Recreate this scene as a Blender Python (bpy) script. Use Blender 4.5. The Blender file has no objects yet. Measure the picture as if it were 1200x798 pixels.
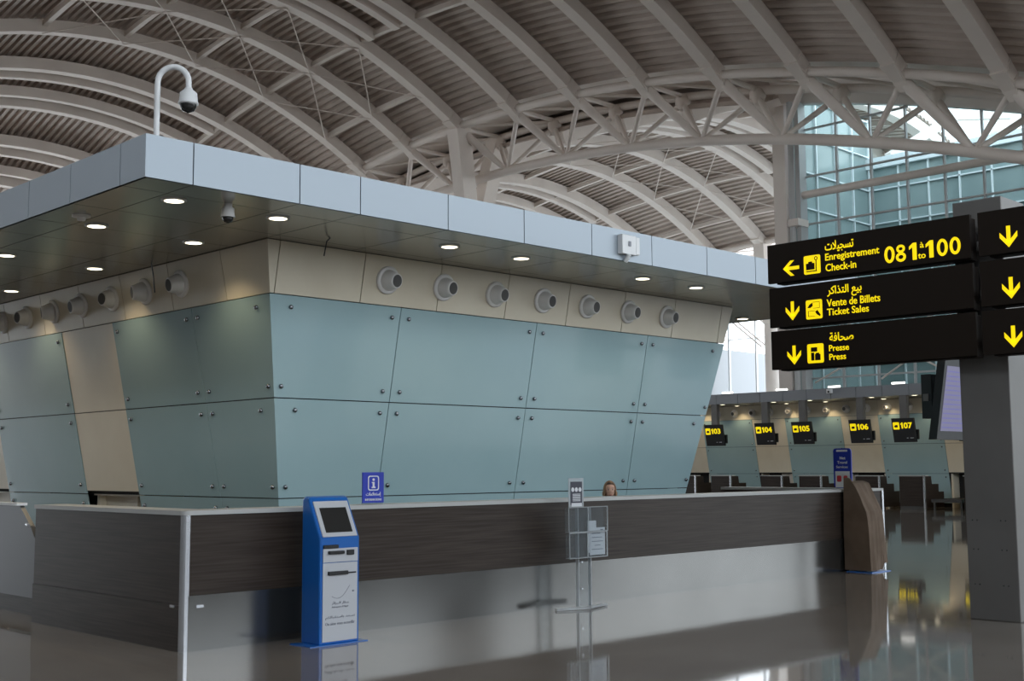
import bpy, bmesh, math, random
from mathutils import Vector as V, Matrix
random.seed(7)
scene = bpy.context.scene
COL = scene.collection
PI = math.pi

# ------------------------------------------------------------------ materials
def mat(name, col, rough=.5, metal=0., spec=.5, emit=None, es=0., coat=0., coat_r=.05, alpha=1.):
    m = bpy.data.materials.new(name); m.use_nodes = True
    p = m.node_tree.nodes['Principled BSDF']
    p.inputs['Base Color'].default_value = (*col, 1)
    p.inputs['Roughness'].default_value = rough
    p.inputs['Metallic'].default_value = metal
    p.inputs['Specular IOR Level'].default_value = spec
    p.inputs['Coat Weight'].default_value = coat
    p.inputs['Coat Roughness'].default_value = coat_r
    p.inputs['Alpha'].default_value = alpha
    if emit:
        p.inputs['Emission Color'].default_value = (*emit, 1)
        p.inputs['Emission Strength'].default_value = es
    return m

def noise_tint(m, c1, c2, scale=(1, 1, 1), nscale=4., detail=4., bump=0., lo=.35, hi=.65, rough=None):
    nt = m.node_tree; N = nt.nodes; L = nt.links; p = N['Principled BSDF']
    tc = N.new('ShaderNodeTexCoord'); mp = N.new('ShaderNodeMapping'); mp.inputs['Scale'].default_value = scale
    no = N.new('ShaderNodeTexNoise'); no.inputs['Scale'].default_value = nscale; no.inputs['Detail'].default_value = detail
    rp = N.new('ShaderNodeValToRGB')
    rp.color_ramp.elements[0].position = lo; rp.color_ramp.elements[0].color = (*c1, 1)
    rp.color_ramp.elements[1].position = hi; rp.color_ramp.elements[1].color = (*c2, 1)
    L.new(tc.outputs['Object'], mp.inputs[0]); L.new(mp.outputs[0], no.inputs['Vector'])
    L.new(no.outputs['Fac'], rp.inputs[0]); L.new(rp.outputs[0], p.inputs['Base Color'])
    if bump:
        b = N.new('ShaderNodeBump'); b.inputs['Strength'].default_value = bump; b.inputs['Distance'].default_value = .01
        L.new(no.outputs['Fac'], b.inputs['Height']); L.new(b.outputs[0], p.inputs['Normal'])
    if rough:
        r = N.new('ShaderNodeMapRange'); r.inputs['To Min'].default_value = rough[0]; r.inputs['To Max'].default_value = rough[1]
        L.new(no.outputs['Fac'], r.inputs['Value']); L.new(r.outputs[0], p.inputs['Roughness'])
    return m

def glassy(name, tint, gloss=.08, rough=.02, frost=0.):
    m = bpy.data.materials.new(name); m.use_nodes = True; nt = m.node_tree; N = nt.nodes; L = nt.links
    for n in list(N): N.remove(n)
    out = N.new('ShaderNodeOutputMaterial'); tr = N.new('ShaderNodeBsdfTransparent'); tr.inputs[0].default_value = (*tint, 1)
    gl = N.new('ShaderNodeBsdfGlossy'); gl.inputs['Roughness'].default_value = rough
    lw = N.new('ShaderNodeLayerWeight'); lw.inputs['Blend'].default_value = gloss
    mx = N.new('ShaderNodeMixShader'); L.new(lw.outputs['Fresnel'], mx.inputs[0]); L.new(tr.outputs[0], mx.inputs[1]); L.new(gl.outputs[0], mx.inputs[2])
    last = mx
    if frost:
        df = N.new('ShaderNodeBsdfDiffuse'); df.inputs[0].default_value = (.75, .78, .8, 1)
        m2 = N.new('ShaderNodeMixShader'); m2.inputs[0].default_value = frost
        L.new(mx.outputs[0], m2.inputs[1]); L.new(df.outputs[0], m2.inputs[2]); last = m2
    L.new(last.outputs[0], out.inputs[0]); return m

M = {}
M['steelwork'] = noise_tint(mat('painted_steel', (.5, .47, .43), .55), (.72, .64, .585), (.80, .725, .665), nscale=.6, lo=.3, hi=.7)
M['deck'] = noise_tint(mat('corrugated_deck', (.2, .185, .17), .5), (.47, .395, .345), (.56, .47, .415), nscale=.5)
M['alu'] = mat('aluminium_fascia', (.36, .41, .46), .45, .3)
M['fascia_grey'] = mat('grey_fascia', (.24, .25, .27), .45, .3)
M['soffit'] = noise_tint(mat('soffit_metal', (.3, .29, .27), .22, .75), (.42, .41, .38), (.5, .49, .45), nscale=.8, rough=(.16, .3))
M['gap'] = mat('dark_joint', (.015, .015, .015), .8)
M['cream'] = noise_tint(mat('cream_panel', (.55, .51, .43), .35), (.67, .605, .48), (.71, .65, .525), nscale=1.5)
M['tealglass'] = noise_tint(mat('teal_backed_glass', (.28, .40, .41), .22, spec=.3, coat=.25, coat_r=.03), (.30, .435, .465), (.33, .465, .495), nscale=.7)
M['bolt'] = mat('bolt_steel', (.25, .26, .28), .25, 1.)
M['wood'] = noise_tint(mat('dark_laminate', (.06, .05, .045), .38, spec=.2), (.026, .018, .014), (.056, .043, .035), scale=(.6, .6, 22), nscale=2.2, detail=6, lo=.3, hi=.72)
M['stainless'] = noise_tint(mat('brushed_steel', (.46, .47, .48), .28, .9), (.165, .165, .16), (.205, .205, .2), scale=(1, 1, 1), nscale=1.2, detail=1., lo=.2, hi=.8, rough=(.16, .22))
M['chrome'] = mat('satin_steel', (.72, .74, .78), .25, .85)
M['whitetop'] = mat('pale_worktop', (.45, .45, .44), .4)
M['white'] = mat('white_plastic', (.74, .75, .76), .4)
M['nozzle'] = mat('nozzle_enamel', (.84, .83, .82), .35)
M['bore'] = mat('nozzle_bore', (.2, .2, .2), .6)
M['black'] = mat('black_plastic', (.012, .012, .013), .3)
M['signblack'] = mat('sign_black', (.016, .011, .008), .6, spec=.12)
M['yellow'] = mat('lit_yellow', (.8, .62, .0), .5, emit=(1., .74, .0), es=.75)
M['blue'] = mat('blue_enamel', (.003, .11, .42), .3, coat=.3)
M['signblue'] = mat('sign_blue', (.01, .03, .38), .4)
M['kioskface'] = mat('kiosk_face', (.50, .51, .54), .35)
M['screen'] = mat('dark_screen', (.02, .019, .018), .12)
M['column'] = noise_tint(mat('column_grey', (.13, .13, .13), .45, .2), (.135, .128, .12), (.155, .148, .14), nscale=1.2)
M['drape'] = noise_tint(mat('brown_cloth', (.16, .11, .075), .85), (.115, .078, .052), (.155, .108, .075), nscale=3)
M['acrylic'] = glassy('clear_acrylic', (.9, .92, .93), .12, frost=.03)
M['acryedge'] = glassy('acrylic_edge', (.85, .88, .9), .25, frost=.4)
M['paper'] = mat('paper', (.68, .69, .72), .7)
M['ink'] = mat('ink', (.05, .05, .07), .6)
M['inkgrey'] = mat('grey_ink', (.25, .26, .3), .6)
M['red'] = mat('red_print', (.6, .04, .05), .5)
M['lamp'] = mat('lamp_lens', (.9, .85, .7), .5, emit=(1., .87, .62), es=5.)
M['tube'] = mat('tube_light', (.9, .9, .9), .5, emit=(1., .97, .9), es=3.)
M['floorscreen'] = mat('flight_screen', (.05, .05, .1), .3, emit=(.36, .34, .52), es=.33)
M['screenline'] = mat('flight_screen_line', (.1, .1, .2), .3, emit=(.09, .07, .35), es=.5)
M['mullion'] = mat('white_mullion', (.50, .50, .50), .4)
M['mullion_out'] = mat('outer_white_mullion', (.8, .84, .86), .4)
M['pane'] = glassy('clear_pane', (.86, .93, .93), .1)
M['facade'] = noise_tint(mat('teal_facade_glass', (.3, .36, .36), .15), (.25, .315, .315), (.36, .43, .425), scale=(1, 1, .5), nscale=.35, lo=.35, hi=.7)
M['skin'] = mat('skin', (.55, .33, .24), .5)
M['lips'] = mat('lips', (.35, .09, .08), .5)
M['hair'] = noise_tint(mat('hair', (.2, .1, .05), .6), (.035, .018, .012), (.42, .24, .12), scale=(1, 1, .3), nscale=9)
M['cloth'] = mat('dark_blouse', (.03, .03, .04), .8)
M['wallgrey'] = mat('grey_wall', (.22, .215, .21), .7)
M['whitewall'] = mat('white_cladding', (.42, .435, .45), .6)
M['ground'] = mat('apron', (.5, .5, .48), .9)
M['rubber'] = mat('belt_rubber', (.02, .02, .02), .6)
M['panelmetal'] = mat('silver_panel', (.10, .102, .11), .35, .6)

# floor: polished stone with faint joints
def floor_mat():
    m = mat('polished_stone', (.1, .09, .08), .1, spec=.9); nt = m.node_tree; N = nt.nodes; L = nt.links; p = N['Principled BSDF']
    tc = N.new('ShaderNodeTexCoord')
    no = N.new('ShaderNodeTexNoise'); no.inputs['Scale'].default_value = 1.1; no.inputs['Detail'].default_value = 5
    n2 = N.new('ShaderNodeTexNoise'); n2.inputs['Scale'].default_value = 60; n2.inputs['Detail'].default_value = 2
    rp = N.new('ShaderNodeValToRGB'); rp.color_ramp.elements[0].position = .35; rp.color_ramp.elements[1].position = .68
    rp.color_ramp.elements[0].color = (.22, .19, .162, 1); rp.color_ramp.elements[1].color = (.27, .237, .205, 1)
    mx = N.new('ShaderNodeMixRGB'); mx.blend_type = 'MULTIPLY'; mx.inputs[0].default_value = .25
    br = N.new('ShaderNodeTexBrick'); br.inputs['Scale'].default_value = 1.; br.inputs['Mortar Size'].default_value = .004
    br.inputs['Brick Width'].default_value = 1.2; br.inputs['Row Height'].default_value = 1.2; br.offset = 0
    br.inputs['Color1'].default_value = (1, 1, 1, 1); br.inputs['Color2'].default_value = (.93, .93, .93, 1); br.inputs['Mortar'].default_value = (.7, .7, .7, 1)
    m3 = N.new('ShaderNodeMixRGB'); m3.blend_type = 'MULTIPLY'; m3.inputs[0].default_value = 1
    L.new(tc.outputs['Object'], no.inputs['Vector']); L.new(tc.outputs['Object'], n2.inputs['Vector']); L.new(tc.outputs['Object'], br.inputs['Vector'])
    L.new(no.outputs['Fac'], rp.inputs[0]); L.new(rp.outputs[0], mx.inputs[1]); L.new(n2.outputs['Fac'], mx.inputs[2])
    L.new(mx.outputs[0], m3.inputs[1]); L.new(br.outputs['Color'], m3.inputs[2]); L.new(m3.outputs[0], p.inputs['Base Color'])
    mr = N.new('ShaderNodeMapRange'); mr.inputs['To Min'].default_value = .025; mr.inputs['To Max'].default_value = .075
    L.new(no.outputs['Fac'], mr.inputs['Value']); L.new(mr.outputs[0], p.inputs['Roughness'])
    n4 = N.new('ShaderNodeTexNoise'); n4.inputs['Scale'].default_value = 1.6; n4.inputs['Detail'].default_value = 1
    L.new(tc.outputs['Object'], n4.inputs['Vector'])
    b = N.new('ShaderNodeBump'); b.inputs['Strength'].default_value = .05; b.inputs['Distance'].default_value = .01
    L.new(n4.outputs['Fac'], b.inputs['Height']); L.new(b.outputs[0], p.inputs['Normal'])
    return m
M['floor'] = floor_mat()

# ------------------------------------------------------------------ mesh builder
class MB:
    def __init__(s): s.v = []; s.f = []; s.sm = []; s.mi = []; s.cur = 0
    def _add(s, vs, fs, smooth=False):
        o = len(s.v); s.v += [tuple(x) for x in vs]; s.f += [[i + o for i in f] for f in fs]; s.sm += [smooth] * len(fs); s.mi += [s.cur] * len(fs); return s
    def box(s, a, b):
        x0, y0, z0 = a; x1, y1, z1 = b
        x0, x1 = min(x0, x1), max(x0, x1); y0, y1 = min(y0, y1), max(y0, y1); z0, z1 = min(z0, z1), max(z0, z1)
        return s.hexa([(x0, y0, z0), (x1, y0, z0), (x1, y1, z0), (x0, y1, z0)], [(x0, y0, z1), (x1, y0, z1), (x1, y1, z1), (x0, y1, z1)])
    def hexa(s, A, B):
        n = len(A)
        return s._add(list(A) + list(B), [list(range(n))[::-1], list(range(n, 2 * n))] + [[i, (i + 1) % n, n + (i + 1) % n, n + i] for i in range(n)])
    def prism(s, pts, off):
        off = V(off); A = [V(p) for p in pts]; return s.hexa(A, [p + off for p in A])
    def frame(s, d):
        d = V(d).normalized(); u = V((0, 0, 1)) if abs(d.z) < .9 else V((1, 0, 0)); a = d.cross(u).normalized(); return a, a.cross(d).normalized()
    def tube(s, path, r, n=10, caps=True):
        path = [V(p) for p in path]; rs = r if isinstance(r, (list, tuple)) else [r] * len(path); rings = []; a0 = None
        for i, p in enumerate(path):
            d = (path[min(i + 1, len(path) - 1)] - path[max(i - 1, 0)]).normalized()
            if a0 is None: a, b = s.frame(d)
            else:
                a = (a0 - d * a0.dot(d)).normalized(); b = a.cross(d).normalized()
            a0 = a
            rings.append([p + (a * math.cos(2 * PI * k / n) + b * math.sin(2 * PI * k / n)) * rs[i] for k in range(n)])
        vs = [q for R in rings for q in R]; fs = []
        for i in range(len(path) - 1):
            for k in range(n): fs.append([i * n + k, i * n + (k + 1) % n, (i + 1) * n + (k + 1) % n, (i + 1) * n + k])
        s._add(vs, fs, True)
        if caps:
            s._add(rings[0], [list(range(n))]); s._add(rings[-1], [list(range(n))[::-1]])
        return s
    def bar(s, path, w, h, up=(0, 0, 1)):
        """rectangular beam along a path; w is sideways, h along up"""
        path = [V(p) for p in path]; R = []
        for i, p in enumerate(path):
            d = (path[min(i + 1, len(path) - 1)] - path[max(i - 1, 0)]).normalized()
            a = d.cross(V(up)).normalized(); b = a.cross(d).normalized()
            ww = w[i] if isinstance(w, list) else w; hh = h[i] if isinstance(h, list) else h
            R.append([p + a * ww / 2 + b * hh / 2, p - a * ww / 2 + b * hh / 2, p - a * ww / 2 - b * hh / 2, p + a * ww / 2 - b * hh / 2])
        vs = [q for r_ in R for q in r_]; fs = [[3, 2, 1, 0], [len(vs) - 4 + k for k in range(4)]]
        for i in range(len(path) - 1):
            for k in range(4): fs.append([i * 4 + k, i * 4 + (k + 1) % 4, i * 4 + 4 + (k + 1) % 4, i * 4 + 4 + k])
        return s._add(vs, fs)
    def lathe(s, prof, o, axis, n=24, smooth=True):
        """prof: (radius, height) pairs along axis"""
        o = V(o); d = V(axis).normalized(); a, b = s.frame(d); vs = []; fs = []
        for r, h in prof:
            for k in range(n): vs.append(o + d * h + (a * math.cos(2 * PI * k / n) + b * math.sin(2 * PI * k / n)) * r)
        for i in range(len(prof) - 1):
            for k in range(n): fs.append([i * n + k, i * n + (k + 1) % n, (i + 1) * n + (k + 1) % n, (i + 1) * n + k])
        s._add(vs, fs, smooth)
        if prof[0][0] > 1e-4: s._add(vs[:n], [list(range(n))])
        if prof[-1][0] > 1e-4: s._add(vs[-n:], [list(range(n))])
        return s
    def build(s, name, m, parent=None, bevel=0.):
        me = bpy.data.meshes.new(name); me.from_pydata(s.v, [], s.f)
        ms = m if isinstance(m, (list, tuple)) else [m]
        for x in ms: me.materials.append(M[x] if isinstance(x, str) else x)
        me.polygons.foreach_set('use_smooth', s.sm); me.polygons.foreach_set('material_index', s.mi); me.update()
        bm = bmesh.new(); bm.from_mesh(me); bmesh.ops.recalc_face_normals(bm, faces=bm.faces); bm.to_mesh(me); bm.free()
        o = bpy.data.objects.new(name, me); COL.objects.link(o)
        if parent is not None:
            o.parent = parent; o.matrix_parent_inverse = Matrix.Identity(4)
            off = wloc(parent)
            me.transform(Matrix.Translation(-off))
        if bevel:
            b = o.modifiers.new('bevel', 'BEVEL'); b.width = bevel; b.segments = 2; b.limit_method = 'ANGLE'
        return o

def wloc(o):
    v = V((0, 0, 0))
    while o is not None: v += o.location; o = o.parent
    return v
def tag(o, label=None, cat=None, group=None, kind=None):
    if label: o['label'] = label
    if cat: o['category'] = cat
    if group: o['group'] = group
    if kind: o['kind'] = kind
    return o
def thing(name, label, cat, loc=(0, 0, 0), group=None):
    o = bpy.data.objects.new(name, None); COL.objects.link(o); o.location = loc; o.empty_display_size = .2
    return tag(o, label, cat, group)
def copy_tree(o, parent=None):
    c = o.copy(); COL.objects.link(c)
    if parent is not None: c.parent = parent
    for ch in [x for x in COL.objects if x.parent is o]: copy_tree(ch, c)
    return c
def struct(mb, name, m, **k):
    o = mb.build(name, m, **k); o['kind'] = 'structure'; return o

def text_mesh(body, size, off=0., ext=.003):
    c = bpy.data.curves.new('t', 'FONT'); c.body = body; c.size = size; c.offset = off * size; c.extrude = ext; c.resolution_u = 3
    o = bpy.data.objects.new('t', c); COL.objects.link(o); bpy.context.view_layer.update()
    dg = bpy.context.evaluated_depsgraph_get(); me = bpy.data.meshes.new_from_object(o.evaluated_get(dg))
    bpy.data.objects.remove(o); vs = [v.co.copy() for v in me.vertices]; fs = [list(p.vertices) for p in me.polygons]
    bpy.data.meshes.remove(me); return vs, fs
def put_text(mb, body, o, xd, up, width=None, height=None, align='L', off=.012, size=1.):
    """flat lettering, lower left corner of its ink at o, scaled to width x height"""
    vs, fs = text_mesh(body, size, off, .003)
    x0 = min(v.x for v in vs); x1 = max(v.x for v in vs); y0 = min(v.y for v in vs); y1 = max(v.y for v in vs)
    sy = (height / (y1 - y0)) if height else (width / (x1 - x0)); sx = (width / (x1 - x0)) if width else sy
    if not height: sy = sx
    xd = V(xd).normalized(); up = V(up).normalized(); n = xd.cross(up); o = V(o)
    dx = 0 if align == 'L' else -(x1 - x0) * sx / 2
    mb._add([o + xd * ((v.x - x0) * sx + dx) + up * ((v.y - y0) * sy) + n * v.z for v in vs], fs)
def flat(mb, pts, o, xd, up, th=.004):
    xd = V(xd).normalized(); up = V(up).normalized(); n = xd.cross(up); o = V(o)
    mb.prism([o + xd * x + up * y - n * .001 for x, y in pts], n * th)
def ringpts(mb, cx, cy, rx, ry, t, o, xd, up, n=28, th=.004):
    for k in range(n):
        a, b = 2 * PI * k / n, 2 * PI * (k + 1) / n
        flat(mb, [(cx + rx * math.cos(a), cy + ry * math.sin(a)), (cx + rx * math.cos(b), cy + ry * math.sin(b)), (cx + (rx - t) * math.cos(b), cy + (ry - t) * math.sin(b)), (cx + (rx - t) * math.cos(a), cy + (ry - t) * math.sin(a))], o, xd, up, th)
def rrect(x0, y0, x1, y1, r, n=4):
    out = []
    for cx, cy, a0 in ((x1 - r, y1 - r, 0), (x0 + r, y1 - r, 90), (x0 + r, y0 + r, 180), (x1 - r, y0 + r, 270)):
        for k in range(n + 1):
            a = math.radians(a0 + 90 * k / n); out.append((cx + r * math.cos(a), cy + r * math.sin(a)))
    return out

# ------------------------------------------------------------------ camera
def make_camera():
    r = V((0.71325599, -0.70087800, -0.00599391)); u = V((-0.06843822, -0.07815262, 0.99458955)); f = V((0.69755437, 0.70898674, 0.10370967))
    cam = bpy.data.cameras.new('camera'); cam.sensor_width = 36.; cam.lens = 1421.62 / 1200 * 36.; cam.clip_end = 500
    o = bpy.data.objects.new('camera', cam); COL.objects.link(o)
    o.matrix_world = Matrix(((r.x, u.x, -f.x, 0), (r.y, u.y, -f.y, 0), (r.z, u.z, -f.z, 1.6), (0, 0, 0, 1)))
    scene.camera = o
make_camera()

# ------------------------------------------------------------------ the hall
G = lambda Y: 18.72 - .00678 * (Y - 41.67) ** 2            # long curve of the roof, along Y
F1 = lambda X: 3.92 - .022 * (X - 26.67) ** 2              # cross curve of the near vault
F2 = lambda X: 3.92 - .022 * (X - 53.33) ** 2 - 2.5        # far vault springs from the truss's lower chord
RY = [44.4 - (k - 3) * 3.97 for k in range(-5, 12)]        # rib lines, index k+5

struct(MB().box((-15, -20, -.3), (44.4, 80, 0)), 'floor', 'floor')
struct(MB().box((44.4, -60, -.4), (160, 140, -.1)), 'ground', 'ground')
struct(MB().box((-15.4, -20, 0), (-15, 80, 15.)), 'wall_daylight_block_west', 'wallgrey')  # added out of view; its height limits daylight on west-facing sides
struct(MB().box((-15, -20.4, 0), (44.4, -20, 4.2)), 'wall_reflection_block_south', 'wallgrey')  # added out of view; gives the counter kick plate something dark to reflect
struct(MB().box((44.45, -20, 0), (44.8, 6.4, .9)), 'wall_light_control_east', 'wallgrey')  # added out of view to control light, kept low for bright reflections
struct(MB().box((44.3, 6.4, 0), (44.4, 11.4, 4.4)), 'wall_daylight_block_east', 'wallgrey')
struct(MB().box((-15.4, -20, 19.5), (46, 8.5, 20)), 'ceiling_skylight_block', 'wallgrey')  # added flat roof out of view, holds off overhead sky light

def deck(name, x0, x1, y0, y1, F, lift=.42, pitch=.38, depth=.17, ny=56):
    nx = int(round((x1 - x0) / pitch)); prof = []
    for i in range(nx):
        x = x0 + i * pitch
        prof += [(x, 0), (x + .17, 0), (x + .20, depth), (x + .35, depth)]
    vs = []; fs = []; n = len(prof)
    for j in range(ny + 1):
        Y = y0 + (y1 - y0) * j / ny
        for (x, d) in prof: vs.append((x, Y, G(Y) + F(x) + lift + d))
    for j in range(ny):
        for i in range(n - 1): fs.append([j * n + i, j * n + i + 1, (j + 1) * n + i + 1, (j + 1) * n + i])
    b = MB(); b._add(vs, fs); o = struct(b, name, 'deck'); return o
deck('ceiling_vault', 12.9, 40.2, 8.3, 79, F1)
deck('ceiling_far_vault', 42.6, 67.5, 28.2, 79, F2)
F0 = lambda X: 3.92 - .022 * X ** 2
b = MB()
for i in range(24):
    y0 = 28.2 + i * 2.1; y1 = y0 + 2.1; zz = lambda y: G(y) + F2(53.3) + .45
    b.hexa([(53.2, y0, zz(y0)), (53.5, y0, zz(y0)), (53.5, y1, zz(y1)), (53.2, y1, zz(y1))], [(53.2, y0, G(y0) + 5.6), (53.5, y0, G(y0) + 5.6), (53.5, y1, G(y1) + 5.6), (53.2, y1, G(y1) + 5.6)])
struct(b, 'wall_sky_screen', 'deck')  # made-up screen on the crest, blocks bright sky above the far vault
b = MB()
for i in range(24):
    y0 = 28.2 + i * 2.1; y1 = y0 + 2.1
    b.hexa([(43.0, y0, G(y0) + .62), (53.5, y0, G(y0) + 5.5), (53.5, y1, G(y1) + 5.5), (43.0, y1, G(y1) + .62)], [(43.0, y0, G(y0) + .75), (53.5, y0, G(y0) + 5.63), (53.5, y1, G(y1) + 5.63), (43.0, y1, G(y1) + .75)])
struct(b, 'ceiling_sky_cover', 'deck')  # made-up sloping cover, keeps sky light out of the gap behind the truss
deck('ceiling_west_vault', -14, 13.2, 8.3, 79, F0, pitch=.72)
# strip of deck over the truss
b = MB()
ys = [8.3 + (79 - 8.3) * j / 40 for j in range(41)]
b._add([(x, Y, G(Y) + z) for Y in ys for x, z in ((40.0, .45), (43.3, .5), (43.3, .62), (40.0, .6))], [[j * 4 + k, j * 4 + (k + 1) % 4, j * 4 + 4 + (k + 1) % 4, j * 4 + 4 + k] for j in range(40) for k in range(4)])
struct(b, 'ceiling_gutter', 'steelwork')

# ribs ---------------------------------------------------------------
ordn = ['first', 'second', 'third', 'fourth', 'fifth', 'sixth', 'seventh', 'eighth', 'ninth', 'tenth', 'eleventh', 'twelfth', 'thirteenth', 'fourteenth', 'fifteenth', 'sixteenth', 'seventeenth']
def rib_path(Y, F, x0, x1, n=28, dz=0.):
    return [(x0 + (x1 - x0) * i / n, Y, G(Y) + F(x0 + (x1 - x0) * i / n) + dz) for i in range(n + 1)]
def place_rib(name, Y, F, x0, x1, w, h, label, group, dz=0., n=28, end=True):
    root = thing(name, label, 'roof rib', (x1, Y, G(Y) + F(x1) + dz), group)
    MB().bar(rib_path(Y, F, x0, x1, n, dz), w, h).build('beam', 'steelwork', root)
    if end:
        p = V((x1, Y, G(Y) + F(x1) + dz))
        MB().bar([p + V((-.7, 0, .34)), p + V((.25, 0, -.25))], [w * 1.12, w * .6], [h * 1.1, h * .7]).build('end_bracket', 'steelwork', root)
    return root
near_idx = list(range(-5, 12))
for k in near_idx:
    Y = RY[k + 5]
    if Y < 9: continue
    t = 11 - k
    if k >= 3: lab = 'arched roof rib meeting the near truss, %s from the right' % ordn[min(t, 16)]
    else: lab = 'curved near roof rib sweeping left below the pole camera, %s below the tie rods' % ordn[-k] if k < 1 else ['', 'curved roof rib just above the pole camera, below the crossed tie rods', 'curved roof rib between the two bays of crossed tie rods'][k]
    place_rib('roof_rib', Y, F1, 13.3, 40, .54, .56, lab, 'ribs of the near roof vault')
for k, Yd in ((0, 1), (-1, -1), (4, 1), (3, -1), (-2, 1), (-3, -1)):
    Y = RY[k + 5] + 1.05 * Yd
    where = {0: 'below the rib left of the camera pole', -1: 'next lower pair on the left', 4: 'top edge, right one', 3: 'top edge, left one', -2: 'lowest pair, upper one', -3: 'lowest pair, lower one'}[k]
    place_rib('short_roof_rib', Y, F1, 19.6, 33.7, .42, .5, 'short near roof rib beside a long one, ' + where, 'short doubling ribs of the near vault', .0, 20, False)
for j, k in enumerate(range(-2, 8)):
    Y = RY[k + 5]
    if Y < 28: continue
    place_rib('roof_rib', Y, F2, 43.2, 66.7, .58, .62, 'curved pale far roof rib seen under the truss, %s from the left' % ordn[j], 'ribs of the far roof vault')
for k, Yd, w in ((1, 1, 'leftmost'), (4, -1, 'second from the right'), (5, 1, 'rightmost'), (0, -1, 'second from the left')):
    place_rib('short_roof_rib', RY[k + 5] + 1.05 * Yd, F2, 46.5, 60.4, .42, .5, 'short doubling rib of the far vault, ' + w, 'short doubling ribs of the far vault', 0, 20, False)

# purlins --------------------------------------------------------------
def purlin(X, F, y0, y1, label, group, dz=.05):
    n = max(2, int((y1 - y0) / 2))
    MBp = MB().bar([(X, y0 + (y1 - y0) * i / n, G(y0 + (y1 - y0) * i / n) + F(X) + dz) for i in range(n + 1)], .22, .24)
    tag(MBp.build('roof_purlin', 'steelwork'), label, 'roof purlin', group)
for i, (X, ya, yb_) in enumerate(((22., 44.4, 52.4), (25.9, 44.4, 52.4), (29.7, 44.4, 52.4), (33.7, 36.4, 61.), (37.6, 44.4, 52.4))):
    purlin(X, F1, ya, yb_, 'roof purlin between the near vault ribs, %s from the truss' % ordn[4 - i], 'purlins of the near vault')
for i, X in enumerate((48.7, 52.5, 56.4, 60.4, 64.2)):
    purlin(X, F2, 28.3, 77, 'roof purlin of the far vault seen beneath the truss, %s from the truss' % ordn[i], 'purlins of the far vault')

# crossed tie rods ------------------------------------------------------
def rods(F, k, xs, label):
    Ya, Yb = RY[k + 5], RY[k + 6]
    root = thing('tie_rod_bracing', label, 'roof bracing', (xs[0], Ya, G(Ya) + F(xs[0])), 'crossed tie rods between roof ribs')
    for a, b_ in zip(xs[:-1], xs[1:]):
        for (xa, xb) in ((a, b_), (b_, a)):
            MB().tube([(xa, Ya, G(Ya) + F(xa) - .30), (xb, Yb, G(Yb) + F(xb) - .30)], .028, 6).build('rod', 'steelwork', root)
rods(F1, 1, (22., 25.9, 29.7, 33.7, 37.6), 'crossed tie rods between two ribs directly above the domed camera pole')
rods(F1, 2, (22., 25.9, 29.7, 33.7, 37.6), 'crossed tie rods of the bay right of those above the camera pole')
rods(F2, 3, (48.7, 52.5, 56.4, 60.4, 64.2), 'crossed tie rods of the far vault, bay nearer the tall column')
rods(F2, 2, (48.7, 52.5, 56.4, 60.4, 64.2), 'crossed tie rods of the far vault, bay nearer the booth')

# trusses --------------------------------------------------------------
def truss(X, zo, ks, label, col_k=None, col_foot=0.):
    root = thing('roof_truss', label, 'roof truss', (X + 1.5, RY[ks[-1] + 5], G(RY[ks[-1] + 5]) + zo))
    top = [RY[k + 5] for k in ks]; near = lambda Y: V((X, Y, G(Y) + zo)); far = lambda Y: V((X + 3, Y, G(Y) + zo)); low = lambda Y: V((X + 1.5, Y, G(Y) - 2.42 + zo))
    yl = [top[0] + 2 - i * (top[0] - top[-1] + 4) / 40 for i in range(41)]
    MB().tube([near(y) for y in yl], .19, 12).build('top_chord', 'steelwork', root)
    MB().tube([far(y) for y in yl], .19, 12).build('top_chord', 'steelwork', root)
    MB().tube([low(y) for y in yl], .23, 12).build('bottom_chord', 'steelwork', root)
    for i, Y in enumerate(top):
        MB().tube([near(Y), far(Y)], .12, 8).build('cross_tie', 'steelwork', root)
        f_ = far(Y); MB().lathe([(.12, -.45), (.34, -.1), (.36, .15), (.2, .4)], f_ + V((-.15, 0, -.3)), (.5, .25, 1), 12).build('node_casting', 'steelwork', root)
        MB().bar([near(Y) + V((-.1, 0, .1)), near(Y) + V((.45, 0, -.5))], [.62, .34], [.5, .4]).build('node_bracket', 'steelwork', root)
        for s_ in (1, -1):
            Ym = Y + s_ * 3.97 / 2
            L_ = low(Ym)
            thick = s_ == -1
            a = near(Y) + V((.25, 0, -.2)); d = (L_ - a)
            MB().tube([a, a + d * .5, a + d * .97], [.24, .2, .12] if thick else [.12, .12, .1], 10).build('web_strut', 'steelwork', root)
            a = f_ + V((-.15, 0, -.3)); d = (L_ - a)
            MB().tube([a, a + d * .97], [.14, .1], 8).build('web_strut', 'steelwork', root)
        if i < len(top) - 1: MB().tube([near(Y), far(top[i + 1])], .08, 8).build('cross_tie', 'steelwork', root)
    if col_k is not None:
        Y = RY[col_k + 5]
        b = MB(); foot = V((X + 1.5, Y + .35, G(Y) - 4.2 + zo))
        b.bar([near(Y) + V((0, 0, -.1)), foot + V((-.6, 0, 0)), foot + V((-.3, 0, -1))], [.8, .75, .6], [.9, .85, .6], up=(1, 0, 0)).build('column_head', 'steelwork', root)
        MB().bar([far(Y) + V((0, .3, -.1)), foot + V((.5, .1, 0)), foot + V((.2, 0, -1))], [.8, .7, .6], [.85, .8, .6], up=(1, 0, 0)).build('column_head', 'steelwork', root)
        MB().tube([foot + V((0, 0, -.8)), V((foot.x, foot.y, col_foot))], .55, 16).build('column_shaft', 'steelwork', root)
    return root
truss(40., 0., list(range(-4, 12)), 'large arched tubular roof truss crossing the hall above the blue-grey booth', 3)
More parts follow.
